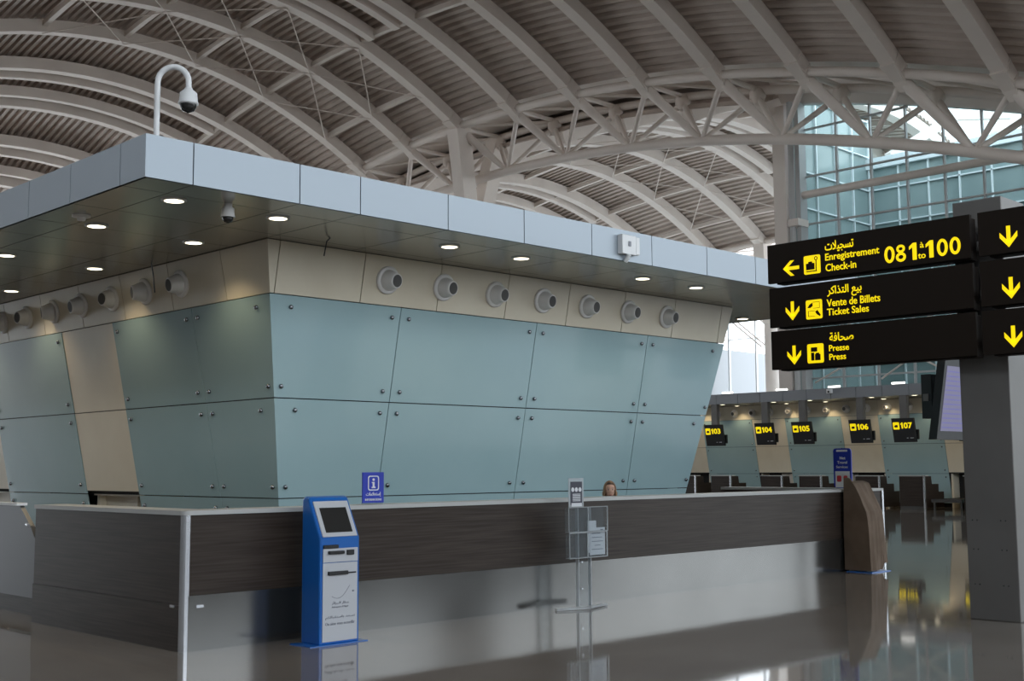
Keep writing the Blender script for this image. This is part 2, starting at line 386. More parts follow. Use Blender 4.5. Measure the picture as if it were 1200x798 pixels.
truss(66.7, -2.5, list(range(-3, 6)), 'far roof truss at the end of the far vault, mostly behind the booth canopy', 3)

# tall column and end wall glazing ---------------------------------------
gx = 44.5
root = thing('tall_column', 'tall pale steel column at the left edge of the glass end wall', 'column', (44.0, 27.95, 0))
MB().box((43.7, 27.82, 0), (44.3, 28.42, 16.9)).build('shaft', 'steelwork', root)
MB().tube([(43.85, 27.62, 0), (43.85, 27.62, 17)], .13, 10).build('downpipe', 'mullion', root)
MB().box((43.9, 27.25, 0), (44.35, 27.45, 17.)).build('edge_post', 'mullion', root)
MB().box((43.6, 27.2, 11.6), (44.4, 27.7, 11.9)).build('bracket', 'steelwork', root)
top = lambda Y: G(Y) - .35
b = MB(); n = 26
for i in range(n):
    Y0 = 28.4 - i * .9; Y1 = Y0 - .9
    b.hexa([(44.2, Y0, top(Y0)), (44.7, Y0, top(Y0)), (44.7, Y1, top(Y1)), (44.2, Y1, top(Y1))], [(43.3, Y0, top(Y0) + 1.1), (44.8, Y0, top(Y0) + 1.1), (44.8, Y1, top(Y1) + 1.1), (43.3, Y1, top(Y1) + 1.1)])
struct(b, 'trim_1', 'steelwork')
w = bpy.data.objects.new('window_1', None); COL.objects.link(w); w.location = (gx, 16, 0); w['kind'] = 'structure'
ml = [27.37 - 1.555 * i for i in range(14)]
b = MB()
for a, c in zip(ml[:-1], ml[1:]):
    pts = [(gx + .05, a, 4.5), (gx + .05, c, 4.5), (gx + .05, c, top(c)), (gx + .05, a, top(a))]
    b.prism(pts, (.02, 0, 0))
b.build('glass_pane', 'pane', w)
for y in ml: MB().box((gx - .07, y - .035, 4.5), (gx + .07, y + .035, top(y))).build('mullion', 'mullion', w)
for z in (5.2, 6.6, 8., 9.4, 10.6, 11.75, 13.8, 15.85):
    yy = [y for y in [27.4 - .4 * i for i in range(56)] if top(y) > z]
    if len(yy) > 1: MB().box((gx - .05, yy[0], z - .035), (gx + .07, yy[-1], z + .035)).build('transom', 'mullion', w)
tag(MB().tube([(44.15, 27.5, 12.95), (44.15, 6.5, 12.95)], .17, 12).build('wind_beam', 'steelwork'), 'long horizontal steel tube across the glass end wall below the truss', 'steel tube')
# diagonal rods low in the end wall
root = thing('wall_bracing', 'crossed diagonal rods low in front of the glass end wall above the check-in desks', 'wall bracing', (44.2, 24, 4.5))
for ya, za, yb, zb in ((27, 8.2, 21, 5.0), (27, 5.0, 19, 8.6), (22.5, 8.4, 17, 5.), (24, 5.0, 16, 9.8), (27, 10.2, 14, 9.2)):
    MB().tube([(44.2, ya, za), (44.2, yb, zb)], .04, 6).build('rod', 'steelwork', root)

# outer glazed wing beyond the end wall
root = thing('glazed_wing', 'teal glazed building wing with white mullions beyond the glass end wall', 'glass building', (50, 20, 0))
b = MB(); b.box((44.9, 28.0, 0), (51.1, 28.15, 17.7)); b.build('side_facade', 'facade', root)
b = MB(); b.box((51., -8, 0), (51.4, 28.3, 15.3)); b.build('front_facade', 'facade', root)
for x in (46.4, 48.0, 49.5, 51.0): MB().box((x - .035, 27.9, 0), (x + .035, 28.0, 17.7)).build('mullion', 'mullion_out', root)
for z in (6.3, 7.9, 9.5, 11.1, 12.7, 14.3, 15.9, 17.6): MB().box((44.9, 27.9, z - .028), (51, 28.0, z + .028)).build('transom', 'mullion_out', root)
for i in range(22): 
    y = 27.9 - 1.45 * i; MB().box((50.9, y - .03, 0), (51.0, y + .03, 15.3)).build('mullion', 'mullion_out', root)
for z in (6.3, 7.9, 9.5, 11.1, 12.7, 14.3): MB().box((50.9, -4, z - .028), (51., 28, z + .028)).build('transom', 'mullion_out', root)
MB().box((50.8, -8, 15.3), (52.4, 28.2, 15.8)).build('parapet', 'mullion_out', root)
for i in range(5):
    y = 27 - i * 5.; MB().bar([(51.2, y, 15.8), (56, y - 1, 18.5), (62, y - 2.5, 19.5)], .35, .4).build('roof_strut', 'steelwork', root)

# far hall end: mullions, white clad block
w = bpy.data.objects.new('window_2', None); COL.objects.link(w); w.location = (69, 45, 0); w['kind'] = 'structure'
for y in [29 + 2.2 * i for i in range(20)]: MB().box((68.9, y - .05, 0), (69.1, y + .05, 14)).build('mullion', 'mullion_out', w)
for z in (10.2, 11.6, 13.): MB().box((68.95, 28, z - .03), (69.05, 72, z + .03)).build('transom', 'mullion_out', w)
tag(MB().box((66, 50, 0), (92, 51, 9.7)).build('clad_building', 'whitewall'), 'pale clad building wall seen between the booth end and the hanging signs', 'building wall')
for (a, c), l in zip((((68.8, 46, 9.5), (68.8, 51, 13.5)), ((68.8, 45.6, 9.5), (68.8, 50.6, 13.5)), ((68.8, 43, 8.5), (68.8, 48.5, 13.6))), ('upper of the close pair', 'lower of the close pair', 'the thick single one')):
    tag(MB().tube([a, c], .05, 6).build('stay_rod', 'steelwork'), 'thin diagonal rod across the bright window past the booth, ' + l, 'stay rod', 'stay rods across the far window')

# ------------------------------------------------------------------ booths
S = 4.1; K = .2
def leaned(mb, kind, c, u0, u1, z0, z1, off, th, g=.006, m0=0, m1=0):
    """panel on a face leaning outward. kind 'y': face towards -Y with u = X; kind 'x': face towards -X with u = Y; m0/m1 mitre slopes"""
    def P(u, z, o):
        d = c + K * (S - z) - o
        return (u, d, z) if kind == 'y' else (d, u, z)
    a0 = lambda z, o: u0 + m0 * (K * (S - z) - o) + g * (0 if m0 else 1); a1 = lambda z, o: u1 - m1 * (K * (S - z) - o) - g * (0 if m1 else 1)
    z0 += g; z1 -= g
    A = [P(a0(z0, off), z0, off), P(a1(z0, off), z0, off), P(a1(z1, off), z1, off), P(a0(z1, off), z1, off)]; q_ = off + th
    B = [P(a0(z0, q_), z0, q_), P(a1(z0, q_), z0, q_), P(a1(z1, q_), z1, q_), P(a0(z1, q_), z1, q_)]
    mb.hexa(A, B); return P
def bolts(kind, c, u0, u1, z0, z1, parent, e=.13):
    for u in (u0 + e, u1 - e):
        for z in (z0 + .13, z1 - .13):
            d = c + K * (S - z) - .05
            p = (u, d, z) if kind == 'y' else (d, u, z); ax = (0, -1, -K) if kind == 'y' else (-1, 0, -K)
            MB().lathe([(.026, 0), (.026, .018), (.02, .028), (.008, .03)], p, ax, 10).build('standoff_bolt', 'bolt', parent)
ZR = [0., .15, 1.26, 2.385, 3.52, 4.1]

def glass_bay(kind, c, u0, u1, root, m0=0, m1=0, rows=((0.15, 1.26), (1.26, 2.385), (2.385, 3.52)), eb=.13):
    for z0, z1 in rows:
        b = MB(); leaned(b, kind, c, u0, u1, z0, z1, .03, .018, m0=m0, m1=m1)
        o = b.build('glass_panel', 'tealglass', root)
        zm = (z0 + z1) / 2
        bolts(kind, c, u0 + m0 * K * (S - zm), u1 - m1 * K * (S - zm), z0, z1, o, eb)
def clad(kind, c, u0, u1, z0, z1, root, m0=0, m1=0):
    b = MB(); leaned(b, kind, c, u0, u1, z0, z1, .02, .02, m0=m0, m1=m1); b.build('cladding_panel', 'cream', root)

def nozzle(parent_unused, p, n, aim, label, group):
    root = thing('air_nozzle', label, 'air nozzle', p, group)
    n = V(n).normalized(); aim = V(aim).normalized(); p = V(p)
    MB().lathe([(.165, 0), (.168, .022), (.15, .034), (.128, .036)], p, n, 28).build('flange', 'nozzle', root)
    MB().lathe([(.128, 0), (.126, .04), (.112, .085), (.098, .12), (.09, .155), (.082, .16)], p + n * .01, (n + aim).normalized(), 24).build('ball', 'nozzle', root)
    q = p + n * .01 + (n + aim).normalized() * .158
    MB().lathe([(.074, .004), (.0, .004)], q, (n + aim).normalized(), 24, False).build('bore', 'bore', root)
    return root
light_specs = []
def downlight(p, label, group, power=0.):
    power *= 2.2
    root = thing('downlight', label, 'ceiling light', p, group)
    MB().lathe([(.118, 0), (.118, -.012), (.098, -.014)], p, (0, 0, 1), 24).build('trim_ring', 'white', root)
    MB().lathe([(.09, -.006), (.0, -.008)], (p[0], p[1], p[2] - .008), (0, 0, 1), 24, False).build('lens', 'lamp', root)
    if power:
        L = bpy.data.lights.new('downlight_lamp', 'SPOT'); L.energy = power; L.color = (1., .80, .50); L.spot_size = math.radians(125); L.spot_blend = .6; L.shadow_soft_size = .09
        o = bpy.data.objects.new('downlight_lamp', L); COL.objects.link(o); o.parent = root; o.location = (0, 0, -.04)

# --- booth 1
booth = thing('ticket_booth', 'large booth with teal glass panels, cream band and overhanging blue-grey canopy', 'booth', (11.5, 16, 0))
# core
core = MB(); 
def core_ring(z, ins): 
    return [(7.29 + K * (S - z) + ins, 11.2 + K * (S - z) + ins, z), (15.87 - K * (S - z) - ins, 11.2 + K * (S - z) + ins, z), (15.87 - K * (S - z) - ins, 23., z), (7.29 + K * (S - z) + ins, 23., z)]
core.hexa(core_ring(1.26, .02), core_ring(S, .02))
A0 = core_ring(0, .02)
core.hexa(core_ring(0, .62), core_ring(1.26, .62))
core.box((7.9, 11.9, 0), (15.1, 12.7, 1.26))
core.build('core_wall', 'gap', booth)
cY = 11.2
sx = [7.29, 9.22, 11.56, 13.90, 15.87]
for i in range(4):
    glass_bay('y', cY, sx[i], sx[i + 1], booth, m0=1 if i == 0 else 0, m1=1 if i == 3 else 0)
cs = [7.29, 7.42, 8.60, 9.78, 10.95, 12.12, 13.29, 14.45, 15.62, 15.87]
for i in range(9):
    clad('y', cY, cs[i], cs[i + 1], 3.52, 4.1, booth, m0=1 if i == 0 else 0, m1=1 if i == 8 else 0)
cX = 7.29
for (a, b_, kind, m0) in ((11.2, 12.95, 'g', 1), (12.95, 14.98, 'g', 0), (14.98, 16.5, 'c', 0), (16.5, 19.2, 'g', 0), (19.2, 20.8, 'c', 0), (20.8, 23., 'g', 0)):
    if kind == 'g': glass_bay('x', cX, a, b_, booth, m0=m0)
    else:
        clad('x', cX, a, b_, 2.385, 3.52, booth); clad('x', cX, a, b_, 1.3, 2.385, booth)
        # baggage hatch below the cream panel
        h = MB(); h.box((7.95, a + .03, 0), (8.6, a + .1, 1.25)); h.box((7.95, b_ - .1, 0), (8.6, b_ - .03, 1.25)); h.box((7.9, a + .03, 1.24), (8.6, b_ - .03, 1.29)); h.box((8.05, a + .5, 0), (8.12, b_ - .05, 1.25))
        h.build('hatch_frame', 'cream', booth)
ly = [11.2, 12.15, 13.37, 14.6, 15.8, 17.02, 18.3, 19.5, 20.7, 21.9, 23.]
for i in range(10): clad('x', cX, ly[i], ly[i + 1], 3.52, 4.1, booth, m0=1 if i == 0 else 0)
# canopy
cx0, cx1, cy0, cy1 = 4.92, 17.7, 9.48, 24.5
canopy = MB().box((cx0 + .03, cy0 + .03, S + .012), (cx1 - .03, cy1 - .03, 4.46)).build('canopy', 'gap', booth)
fs = [4.92, 5.38, 6.51, 7.23, 8.39, 9.53, 10.67, 11.80, 12.95, 14.07, 15.2, 16.35, 17.7]
for a, b_ in zip(fs[:-1], fs[1:]): MB().box((a + (.006 if a > cx0 else 0), cy0, S), (b_ - .006, cy0 + .03, 4.48)).build('fascia_panel', 'alu', canopy)
fl = [cy0, 9.94, 10.94, 11.88, 12.72, 13.7, 14.8, 15.9, 17, 18.1, 19.2, 20.3, 21.4, 22.5, 23.6, 24.5]
for a, b_ in zip(fl[:-1], fl[1:]):
    MB().box((cx0, a + (.006 if a > cy0 else .03), S), (cx0 + .03, b_ - .006, 4.48)).build('fascia_panel', 'alu', canopy)
    MB().box((cx1 - .03, a + .006, S), (cx1, b_ - .006, 4.48)).build('fascia_panel', 'alu', canopy)
gxs = fs; gys = fl
sp = MB()
for a, b_ in zip(gxs[:-1], gxs[1:]):
    for c, d in zip(gys[:-1], gys[1:]):
        if a > 7.6 and b_ < 15.7 and c > 11.5: continue
        sp.box((a + .005, c + .005, S), (b_ - .005, d - .005, S + .012))
sp.build('soffit_lining', 'soffit', canopy)

for i in range(7):
    x = 8.96 + .886 * i; z = 3.82; p = (x, cY + K * (S - z) - .04, z)
    nozzle(None, p, (0, -1, -K), (.22, -1, -.12), 'white air nozzle on the right-hand cream band, %s from the corner' % ordn[i], 'air nozzles on the front face of the booth')
for i in range(9):
    y = 13.1 + .885 * i; z = 3.82; p = (cX + K * (S - z) - .04, y, z)
    aim = [(-1, .1, -.2), (-1, .6, -.1), (-1, -.4, 0), (-1, .15, -.2), (-1, .7, -.1), (-1, -.3, 0), (-1, .5, -.2), (-1, .2, 0), (-1, .2, 0)][i]
    nozzle(None, p, (-1, 0, -K), aim, 'white air nozzle on the left-hand cream band, %s from the corner' % ordn[i], 'air nozzles on the left face of the booth')
dl = [((5.56, 10.14), 'nearest the canopy corner'), ((6.72, 10.16), 'second along the long front edge'), ((9.03, 10.18), 'third along the long front edge'), ((10.18, 10.18), 'fourth along the long front edge'), ((12.49, 10.2), 'fifth along the front edge, by the white box'), ((13.69, 10.22), 'sixth along the long front edge'), ((17.22, 11.89), 'at the far right end beside the signs'),
      ((5.58, 11.76), 'second along the left outer row'), ((5.6, 14.1), 'third along the left outer row'), ((5.6, 16.4), 'fourth along the left outer row'), ((6.78, 11.91), 'first of the left inner row beside the cream wall'), ((6.78, 14.3), 'second of the left inner row'), ((6.8, 16.9), 'third of the left inner row'), ((6.8, 19.3), 'fourth of the left inner row')]
for (x, y), l in dl: downlight((x, y, S), 'lit downlight in the booth soffit, ' + l, 'downlights of the booth soffit', 16. if x < 7 and (y > 11) else 9.)

# dome cameras
def dome_camera(p, label):
    root = thing('dome_camera', label, 'security camera', p)
    MB().lathe([(.04, 0), (.04, -.03), (.06, -.045), (.066, -.12), (.07, -.13)], p, (0, 0, 1), 20).build('housing', 'nozzle', root)
    MB().lathe([(.055, 0), (.052, -.025), (.035, -.05), (.0, -.062)], (p[0], p[1], p[2] - .125), (0, 0, 1), 20).build('dome', 'screen', root)
dome_camera((6.02, 9.95, S), 'small grey dome camera under the soffit between two downlights near the corner')
root = thing('smoke_detector', 'flat grey detector disc under the soffit at the far left', 'smoke detector', (5.02, 11.35, S))
MB().lathe([(.09, 0), (.09, -.015), (.05, -.02)], (5.25, 11.4, S), (0, 0, 1), 20).build('base', 'nozzle', root)
MB().lathe([(.045, -.02), (.04, -.05), (.0, -.055)], (5.25, 11.4, S), (0, 0, 1), 20).build('sensor', 'nozzle', root)
root = thing('pole_camera', 'white dome camera hanging from a hooked pole on the canopy corner', 'security camera', (5.03, 9.62, 4.47))
px, py = 5.09, 9.62; dx, dy = .71, -.70
path = [(px, py, 4.47), (px, py, 5.0)] + [(px + dx * .138 * (1 - math.cos(a)), py + dy * .138 * (1 - math.cos(a)), 5.0 + .14 * math.sin(a)) for a in [PI * k / 12 for k in range(1, 13)]] + [(px + dx * .276, py + dy * .276, 4.93)]
MB().tube(path, .026, 14).build('pole', 'white', root)
MB().lathe([(.05, 0), (.05, .01), (.03, .03)], (px, py, 4.46), (0, 0, 1), 16).build('base_plate', 'white', root)
q = (px + dx * .276, py + dy * .276, 4.9)
MB().lathe([(.03, .05), (.04, .03), (.075, -.0), (.082, -.07), (.088, -.085), (.088, -.1), (.07, -.105)], q, (0, 0, 1), 24).build('housing', 'white', root)
MB().lathe([(.072, 0), (.07, -.03), (.05, -.062), (.0, -.08)], (q[0], q[1], q[2] - .1), (0, 0, 1), 24).build('dome', 'screen', root)
root = thing('junction_box', 'small white square box fixed to the canopy fascia above a downlight', 'wall box', (11.3, 9.44, 4.2))
MB().box((11.14, 9.40, 4.17), (11.40, 9.48, 4.41)).build('housing', 'white', root, bevel=.008)
MB().box((11.40, 9.40, 4.18), (11.47, 9.46, 4.40)).build('cover', 'white', root, bevel=.008)
MB().box((11.25, 9.388, 4.27), (11.29, 9.40, 4.33)).build('slot', 'inkgrey', root)
MB().tube([(11.27, 9.41, 4.17), (11.27, 9.47, 4.09)], .03, 8).build('cable_gland', 'white', root)
# loose cables
c1 = MB().tube([(7.12, 13.5, 4.1), (7.15, 13.5, 3.95), (7.2, 13.55, 3.75)], .008, 6).build('loose_cable', 'black'); tag(c1, 'thin black cable dangling over the left cream band', 'cable')
c2 = MB().tube([(7.75, 10.7, 4.1), (7.72, 10.72, 4.06), (7.7, 10.74, 3.9)], .008, 6).build('loose_cable', 'black'); tag(c2, 'thin black cable hanging from the soffit right of the booth corner', 'cable')

# ------------------------------------------------------------------ information counter
cnt = thing('information_counter', 'long dark wood counter with pale top and steel kick plate around the booth', 'counter', (11, 9.9, 0))
X0, X1, Yf, Yl = 5.54, 17.88, 9.78, 12.9
b = MB(); b.box((X0 + .045, Yf, .485), (X1 - .02, Yf + .04, 1.19)); b.build('front_panel', 'wood', cnt)
b = MB(); b.box((X0, Yf + .045, .40), (X0 + .04, Yl, 1.19)); b.build('end_panel', 'wood', cnt)
b = MB(); b.box((X1 - .04, Yf + .04, .485), (X1, 12.6, 1.19)); b.build('end_panel', 'wood', cnt)
b = MB(); b.box((X0 + .045, Yf - .015, 0), (X1, Yf + .05, .47)); b.box((X0 + .045, Yf - .03, .468), (X1, Yf + .03, .485)); b.build('kick_plate', 'stainless', cnt)
b = MB(); b.box((X0 - .01, Yf + .045, 0), (X0 + .05, Yl, .40)); b.build('kick_plate', 'wood', cnt)
b = MB(); b.box((X1 - .06, Yf + .05, 0), (X1 - .01, 12.6, .47)); b.build('kick_plate', 'stainless', cnt)
# quarter-round steel corner
pr = [(X0 + .05 + .062 * math.cos(a), Yf + .05 + .062 * math.sin(a)) for a in [PI + PI / 2 * k / 8 for k in range(9)]] + [(X0 + .05, Yf + .05)]
MB().prism([(x, y, 0) for x, y in pr], (0, 0, 1.19)).build('corner_post', 'chrome', cnt)
MB().box((X1 - .03, Yf - .02, 0), (X1 + .02, Yf + .03, 1.19)).build('corner_post', 'chrome', cnt)
b = MB()
out = [(X0 - .02, Yl), (X0 - .02, Yf + .05)] + [(X0 + .05 + .07 * math.cos(a), Yf + .05 + .07 * math.sin(a)) for a in [PI + PI / 2 * k / 8 for k in range(9)]] + [(X1 + .02, Yf - .02), (X1 + .02, 12.65), (X1 - .35, 12.65), (X1 - .35, Yf + .33), (X0 + .33, Yf + .33), (X0 + .33, Yl)]
b.prism([(x, y, 1.19) for x, y in out], (0, 0, .04)); b.build('worktop', 'whitetop', cnt)
MB().box((X0 + .3, Yf + .33, .7), (X1 - .35, Yf + .75, .74)).build('desk_shelf', 'wood', cnt)
b = MB(); b.box((X0 + .30, Yf + .30, .0), (X1 - .33, Yf + .33, 1.19)); b.box((X1 - .35, Yf + .33, 0), (X1 - .33, 12.6, 1.19)); b.box((X0 + .3, Yf + .33, 0), (X0 + .33, Yl, 1.19)); b.build('inner_panel', 'wood', cnt)
for p in ((X0 + .12, Yf - .022), ): MB().box((p[0], p[1] - .006, .375), (p[0] + .07, p[1] + .04, .40)).build('clip', 'chrome', cnt)
MB().box((X0 - .02, Yf + .12, .375), (X0 + .01, Yf + .20, .40)).build('clip', 'chrome', cnt)

# grey side desk at the far left
t = thing('side_desk', 'silver metal desk with chamfered top corner at the far left behind the counter', 'desk', (6, 14.5, 0))
pr = [(5.72, 13.2, .2), (5.72, 16.2, .2), (5.72, 16.2, 1.2), (5.72, 13.76, 1.2), (5.72, 13.45, .98), (5.72, 13.2, .72)]
MB().prism(pr, (.05, 0, 0)).build('side_panel', 'panelmetal', t)
MB().box((5.68, 13.74, 1.20), (5.80, 16.2, 1.23)).build('worktop', 'white', t)
MB().box((5.80, 13.25, 0), (6.3, 16.2, .2)).build('plinth', 'wood', t)
MB().box((5.77, 15.4, .2), (6.3, 16.2, 1.20)).build('cabinet', 'panelmetal', t)
MB().tube([(5.70, 13.5, 1.0), (5.66, 13.36, .99)], .02, 8).build('latch', 'chrome', t)

# ------------------------------------------------------------------ signs on the counter
t = thing('information_sign', 'small blue information sign with a white letter i standing on the counter', 'sign', (7.74, 9.9, 1.23))
MB().box((7.605, 9.90, 1.245), (7.875, 9.915, 1.555)).build('board', 'signblue', t)
MB().box((7.64, 9.87, 1.23), (7.84, 9.97, 1.247)).build('foot', 'acrylic', t)
b = MB(); o = (7.605, 9.899, 1.245); xd = (1, 0, 0); up = (0, 0, 1)
outp = rrect(.065, .125, .205, .275, .025); inn = rrect(.075, .135, .195, .265, .018)
for i in range(len(outp)):
    j = (i + 1) % len(outp); flat(b, [outp[i], outp[j], inn[j], inn[i]], o, xd, up)
flat(b, rrect(.122, .222, .150, .248, .012), o, xd, up)
flat(b, [(.112, .15), (.16, .15), (.16, .163), (.148, .163), (.148, .212), (.115, .212), (.115, .2), (.125, .2), (.125, .163), (.112, .163)], o, xd, up)
put_text(b, '\uFE95\uFE8E\uFEE3\uFEFC\uFECC\uFE98\uFEB3\uFE87', (7.605 + .04, 9.899, 1.245 + .06), xd, up, width=.19, height=.05, off=.01)
put_text(b, 'INFORMATIONS', (7.605 + .03, 9.899, 1.245 + .022), xd, up, width=.21, height=.022, off=.01)
b.build('lettering', 'white', t)

# blue and white leaflet stand on the far end of the counter
t = thing('banner_stand', 'slim blue and white upright leaflet stand on the far end of the counter', 'sign', (17.7, 10.3, 1.23))
bx, by0, by1 = 17.66, 10.18, 10.5
MB().prism([(bx, y, z + 1.23) for y, z in rrect(by0, .0, by1, .64, .05)], (.03, 0, 0)).build('board', 'signblue', t)
MB().box((bx - .004, by0 + .03, 1.24), (bx, by1 - .03, 1.50)).build('lower_panel', 'white', t)
b = MB(); o = (bx - .002, by1, 1.23)
put_text(b, 'Net', (bx - .002, by1 - .12, 1.69), (0, -1, 0), up, width=.1, height=.045)
put_text(b, 'Travel', (bx - .002, by1 - .07, 1.62), (0, -1, 0), up, width=.18, height=.045)
put_text(b, 'Services', (bx - .002, by1 - .05, 1.55), (0, -1, 0), up, width=.21, height=.04)
flat(b, rrect(.06, .585, .26, .615, .01), o, (0, -1, 0), up)
b.build('lettering', 'white', t)
b = MB(); flat(b, rrect(.06, .10, .14, .2, .02), (bx - .005, by1, 1.23), (0, -1, 0), up); b.build('red_mark', 'red', t); b = MB(); flat(b, rrect(.18, .10, .25, .2, .02), (bx - .005, by1, 1.23), (0, -1, 0), up); b.build('red_mark', 'red', t)

# ------------------------------------------------------------------ self service kiosk
def kiosk(x0, y0, label, draped=False):
    """x0,y0 = front left foot; front faces -Y"""
    t = thing('self_service_kiosk', label, 'kiosk', (x0 + .22, y0 + .15, 0))
    w = .45; D = .29
    prof = [(0, .0), (0, .93), (.0, .96), (.175, 1.30), (.19, 1.325), (.215, 1.34), (D - .03, 1.34), (D, 1.31), (D, 0)]
    b = MB(); b.prism([(x0, y0 + y, z) for y, z in prof], (w, 0, 0)); bd = b.build('body', 'blue', t, bevel=.018)
    MB().box((x0 - .12, y0 - .03, 0), (x0 + w + .08, y0 + D, .008)).build('base_plate', 'blue', t)
    # sloped head
    sl = V((0, .175, .34)).normalized(); nrm = V((0, -.34, .175)).normalized()
    def onslope(a, c, h): return V((x0 + a, y0, .96)) + sl * c + nrm * h
    b = MB(); b.hexa([onslope(.03, .01, -.004), onslope(w - .03, .01, -.004), onslope(w - .03, .37, -.004), onslope(.03, .37, -.004)], [onslope(.03, .01, .012), onslope(w - .03, .01, .012), onslope(w - .03, .37, .012), onslope(.03, .37, .012)])
    h = b.build('screen_surround', 'kioskface', t, bevel=.004)
    b = MB(); b.hexa([onslope(.075, .05, .012), onslope(w - .075, .05, .012), onslope(w - .075, .30, .012), onslope(.075, .30, .012)], [onslope(.075, .05, .016), onslope(w - .075, .05, .016), onslope(w - .075, .30, .016), onslope(.075, .30, .016)])
    b.build('screen', 'screen', h)
    MB().box((x0 + .03, y0 - .008, .03), (x0 + w - .03, y0, .735)).build('door_panel', 'kioskface', t)
    MB().box((x0 + .03, y0 - .012, .742), (x0 + w - .03, y0, .865)).build('reader_panel', 'kioskface', t)
    b = MB(); b.box((x0 + .03, y0 - .02, .865), (x0 + .2, y0, .90)); b.box((x0 + .08, y0 - .045, .815), (x0 + .25, y0 - .005, .845)); b.build('printer_slot', 'black', t, bevel=.008)
    MB().box((x0 + .29, y0 - .03, .80), (x0 + .37, y0 - .01, .848)).build('card_reader', 'black', t, bevel=.006)
    b = MB(); b.box((x0 + .08, y0 - .035, .625), (x0 + .30, y0 - .008, .66)); b.box((x0 + .3, y0 - .02, .632), (x0 + .4, y0 - .008, .645)); b.build('boarding_pass_slot', 'black', t, bevel=.006)
    MB().lathe([(.009, 0), (.009, .01)], (x0 + .37, y0 - .008, .47), (0, -1, 0), 10).build('lock', 'inkgrey', t)
    b = MB(); yy = y0 - .009
    arc = [(x0 + .13 + .2 * k / 10, .43 + .09 * ((k / 10) ** 2) - .035 * math.sin(PI * k / 10)) for k in range(11)]
    for (xa, za), (xb, zb) in zip(arc[:-1], arc[1:]): b.prism([(xa, yy, za), (xb, yy, zb), (xb, yy, zb + .006), (xa, yy, za + .006)], (0, -.002, 0))
    b.build('logo', 'inkgrey', t); b = MB()
    put_text(b, '\uFEAE\uFE8B\uFE8D\uFEB0\uFEA0\uFEDF\uFE8D \uFEAD\uFE8E\uFEC4\uFEE3', (x0 + .13, yy, .355), xd, up, width=.19, height=.03, off=0)
    put_text(b, "Aéroport d'Alger", (x0 + .13, yy, .325), xd, up, width=.19, height=.02, off=0)
    put_text(b, '\uFEE2\uFEDC\uFEDF\uFE8E\uFE92\uFED8\uFE98\uFEB3\uFE8E\uFE91 \uFEAA\uFECC\uFEB4\uFEE7', (x0 + .06, yy, .225), xd, up, width=.33, height=.035, off=0)
    put_text(b, 'On aime vous accueillir', (x0 + .06, yy, .175), xd, up, width=.33, height=.028, off=.0)
    b.build('lettering', 'inkgrey', t)
    return t
kiosk(6.585, 9.20, 'bright blue self-service kiosk with tilted screen in front of the counter')
# the draped one: blue base under a brown cover
t = thing('covered_kiosk', 'kiosk hidden under a brown cloth cover at the far end of the counter', 'covered kiosk', (16.8, 9.5, 0))
kx, ky = 16.62, 9.36
MB().box((kx - .03, ky - .08, 0), (kx + .54, ky + .34, .012)).build('base_plate', 'blue', t)
MB().box((kx + .02, ky + .03, 0.012), (kx + .46, ky + .32, .8)).build('body', 'kioskface', t)
from mathutils import noise
prof = [(-.06, .03), (-.05, .3), (-.045, .6), (-.035, .80), (-.02, .90), (.03, 1.0), (.085, 1.12), (.15, 1.25), (.19, 1.325), (.24, 1.345), (.30, 1.36), (.345, 1.35), (.355, 1.2), (.355, .9), (.36, .6), (.365, .3), (.37, .03)]
n = 14; vs = []; W_ = .50
for i in range(n + 1):
    u = i / n
    for (y_, z) in prof:
        x = -.03 + W_ * u
        fold = noise.noise(V((u * 5.5, y_ * 6, z * 1.4))) * .035 * (1.3 - z * .6)
        inset = (.05 if u in (0., 1.) else 0) * (1 if z > 1.0 else .3)
        zz = z + (.10 if (z < .05 and u > .75 and y_ < 0) else 0) + (.05 if (u < .1 and z > 1.34) else 0)
        vs.append((kx + x * (1 + .1 * (1 - z) * .5) + (fold if 0 < u < 1 else fold * .6) * .6 + (inset * .2 if u == 0 else -inset * .4 if u == 1 else 0), ky + y_ + fold, zz))
m_ = len(prof)
fs_ = [[i * m_ + k, i * m_ + k + 1, (i + 1) * m_ + k + 1, (i + 1) * m_ + k] for i in range(n) for k in range(m_ - 1)]
pairs = [(k, m_ - 1 - k) for k in range(m_ // 2)]
for base_ in (0, n * m_):
    for (a, c), (a2, c2) in zip(pairs[:-1], pairs[1:]): fs_.append([base_ + a, base_ + c, base_ + c2, base_ + a2])
    a, c = pairs[-1]; fs_.append([base_ + a, base_ + c, base_ + m_ // 2])
b = MB(); b._add(vs, fs_, False)
b.build('cloth_cover', 'drape', t)

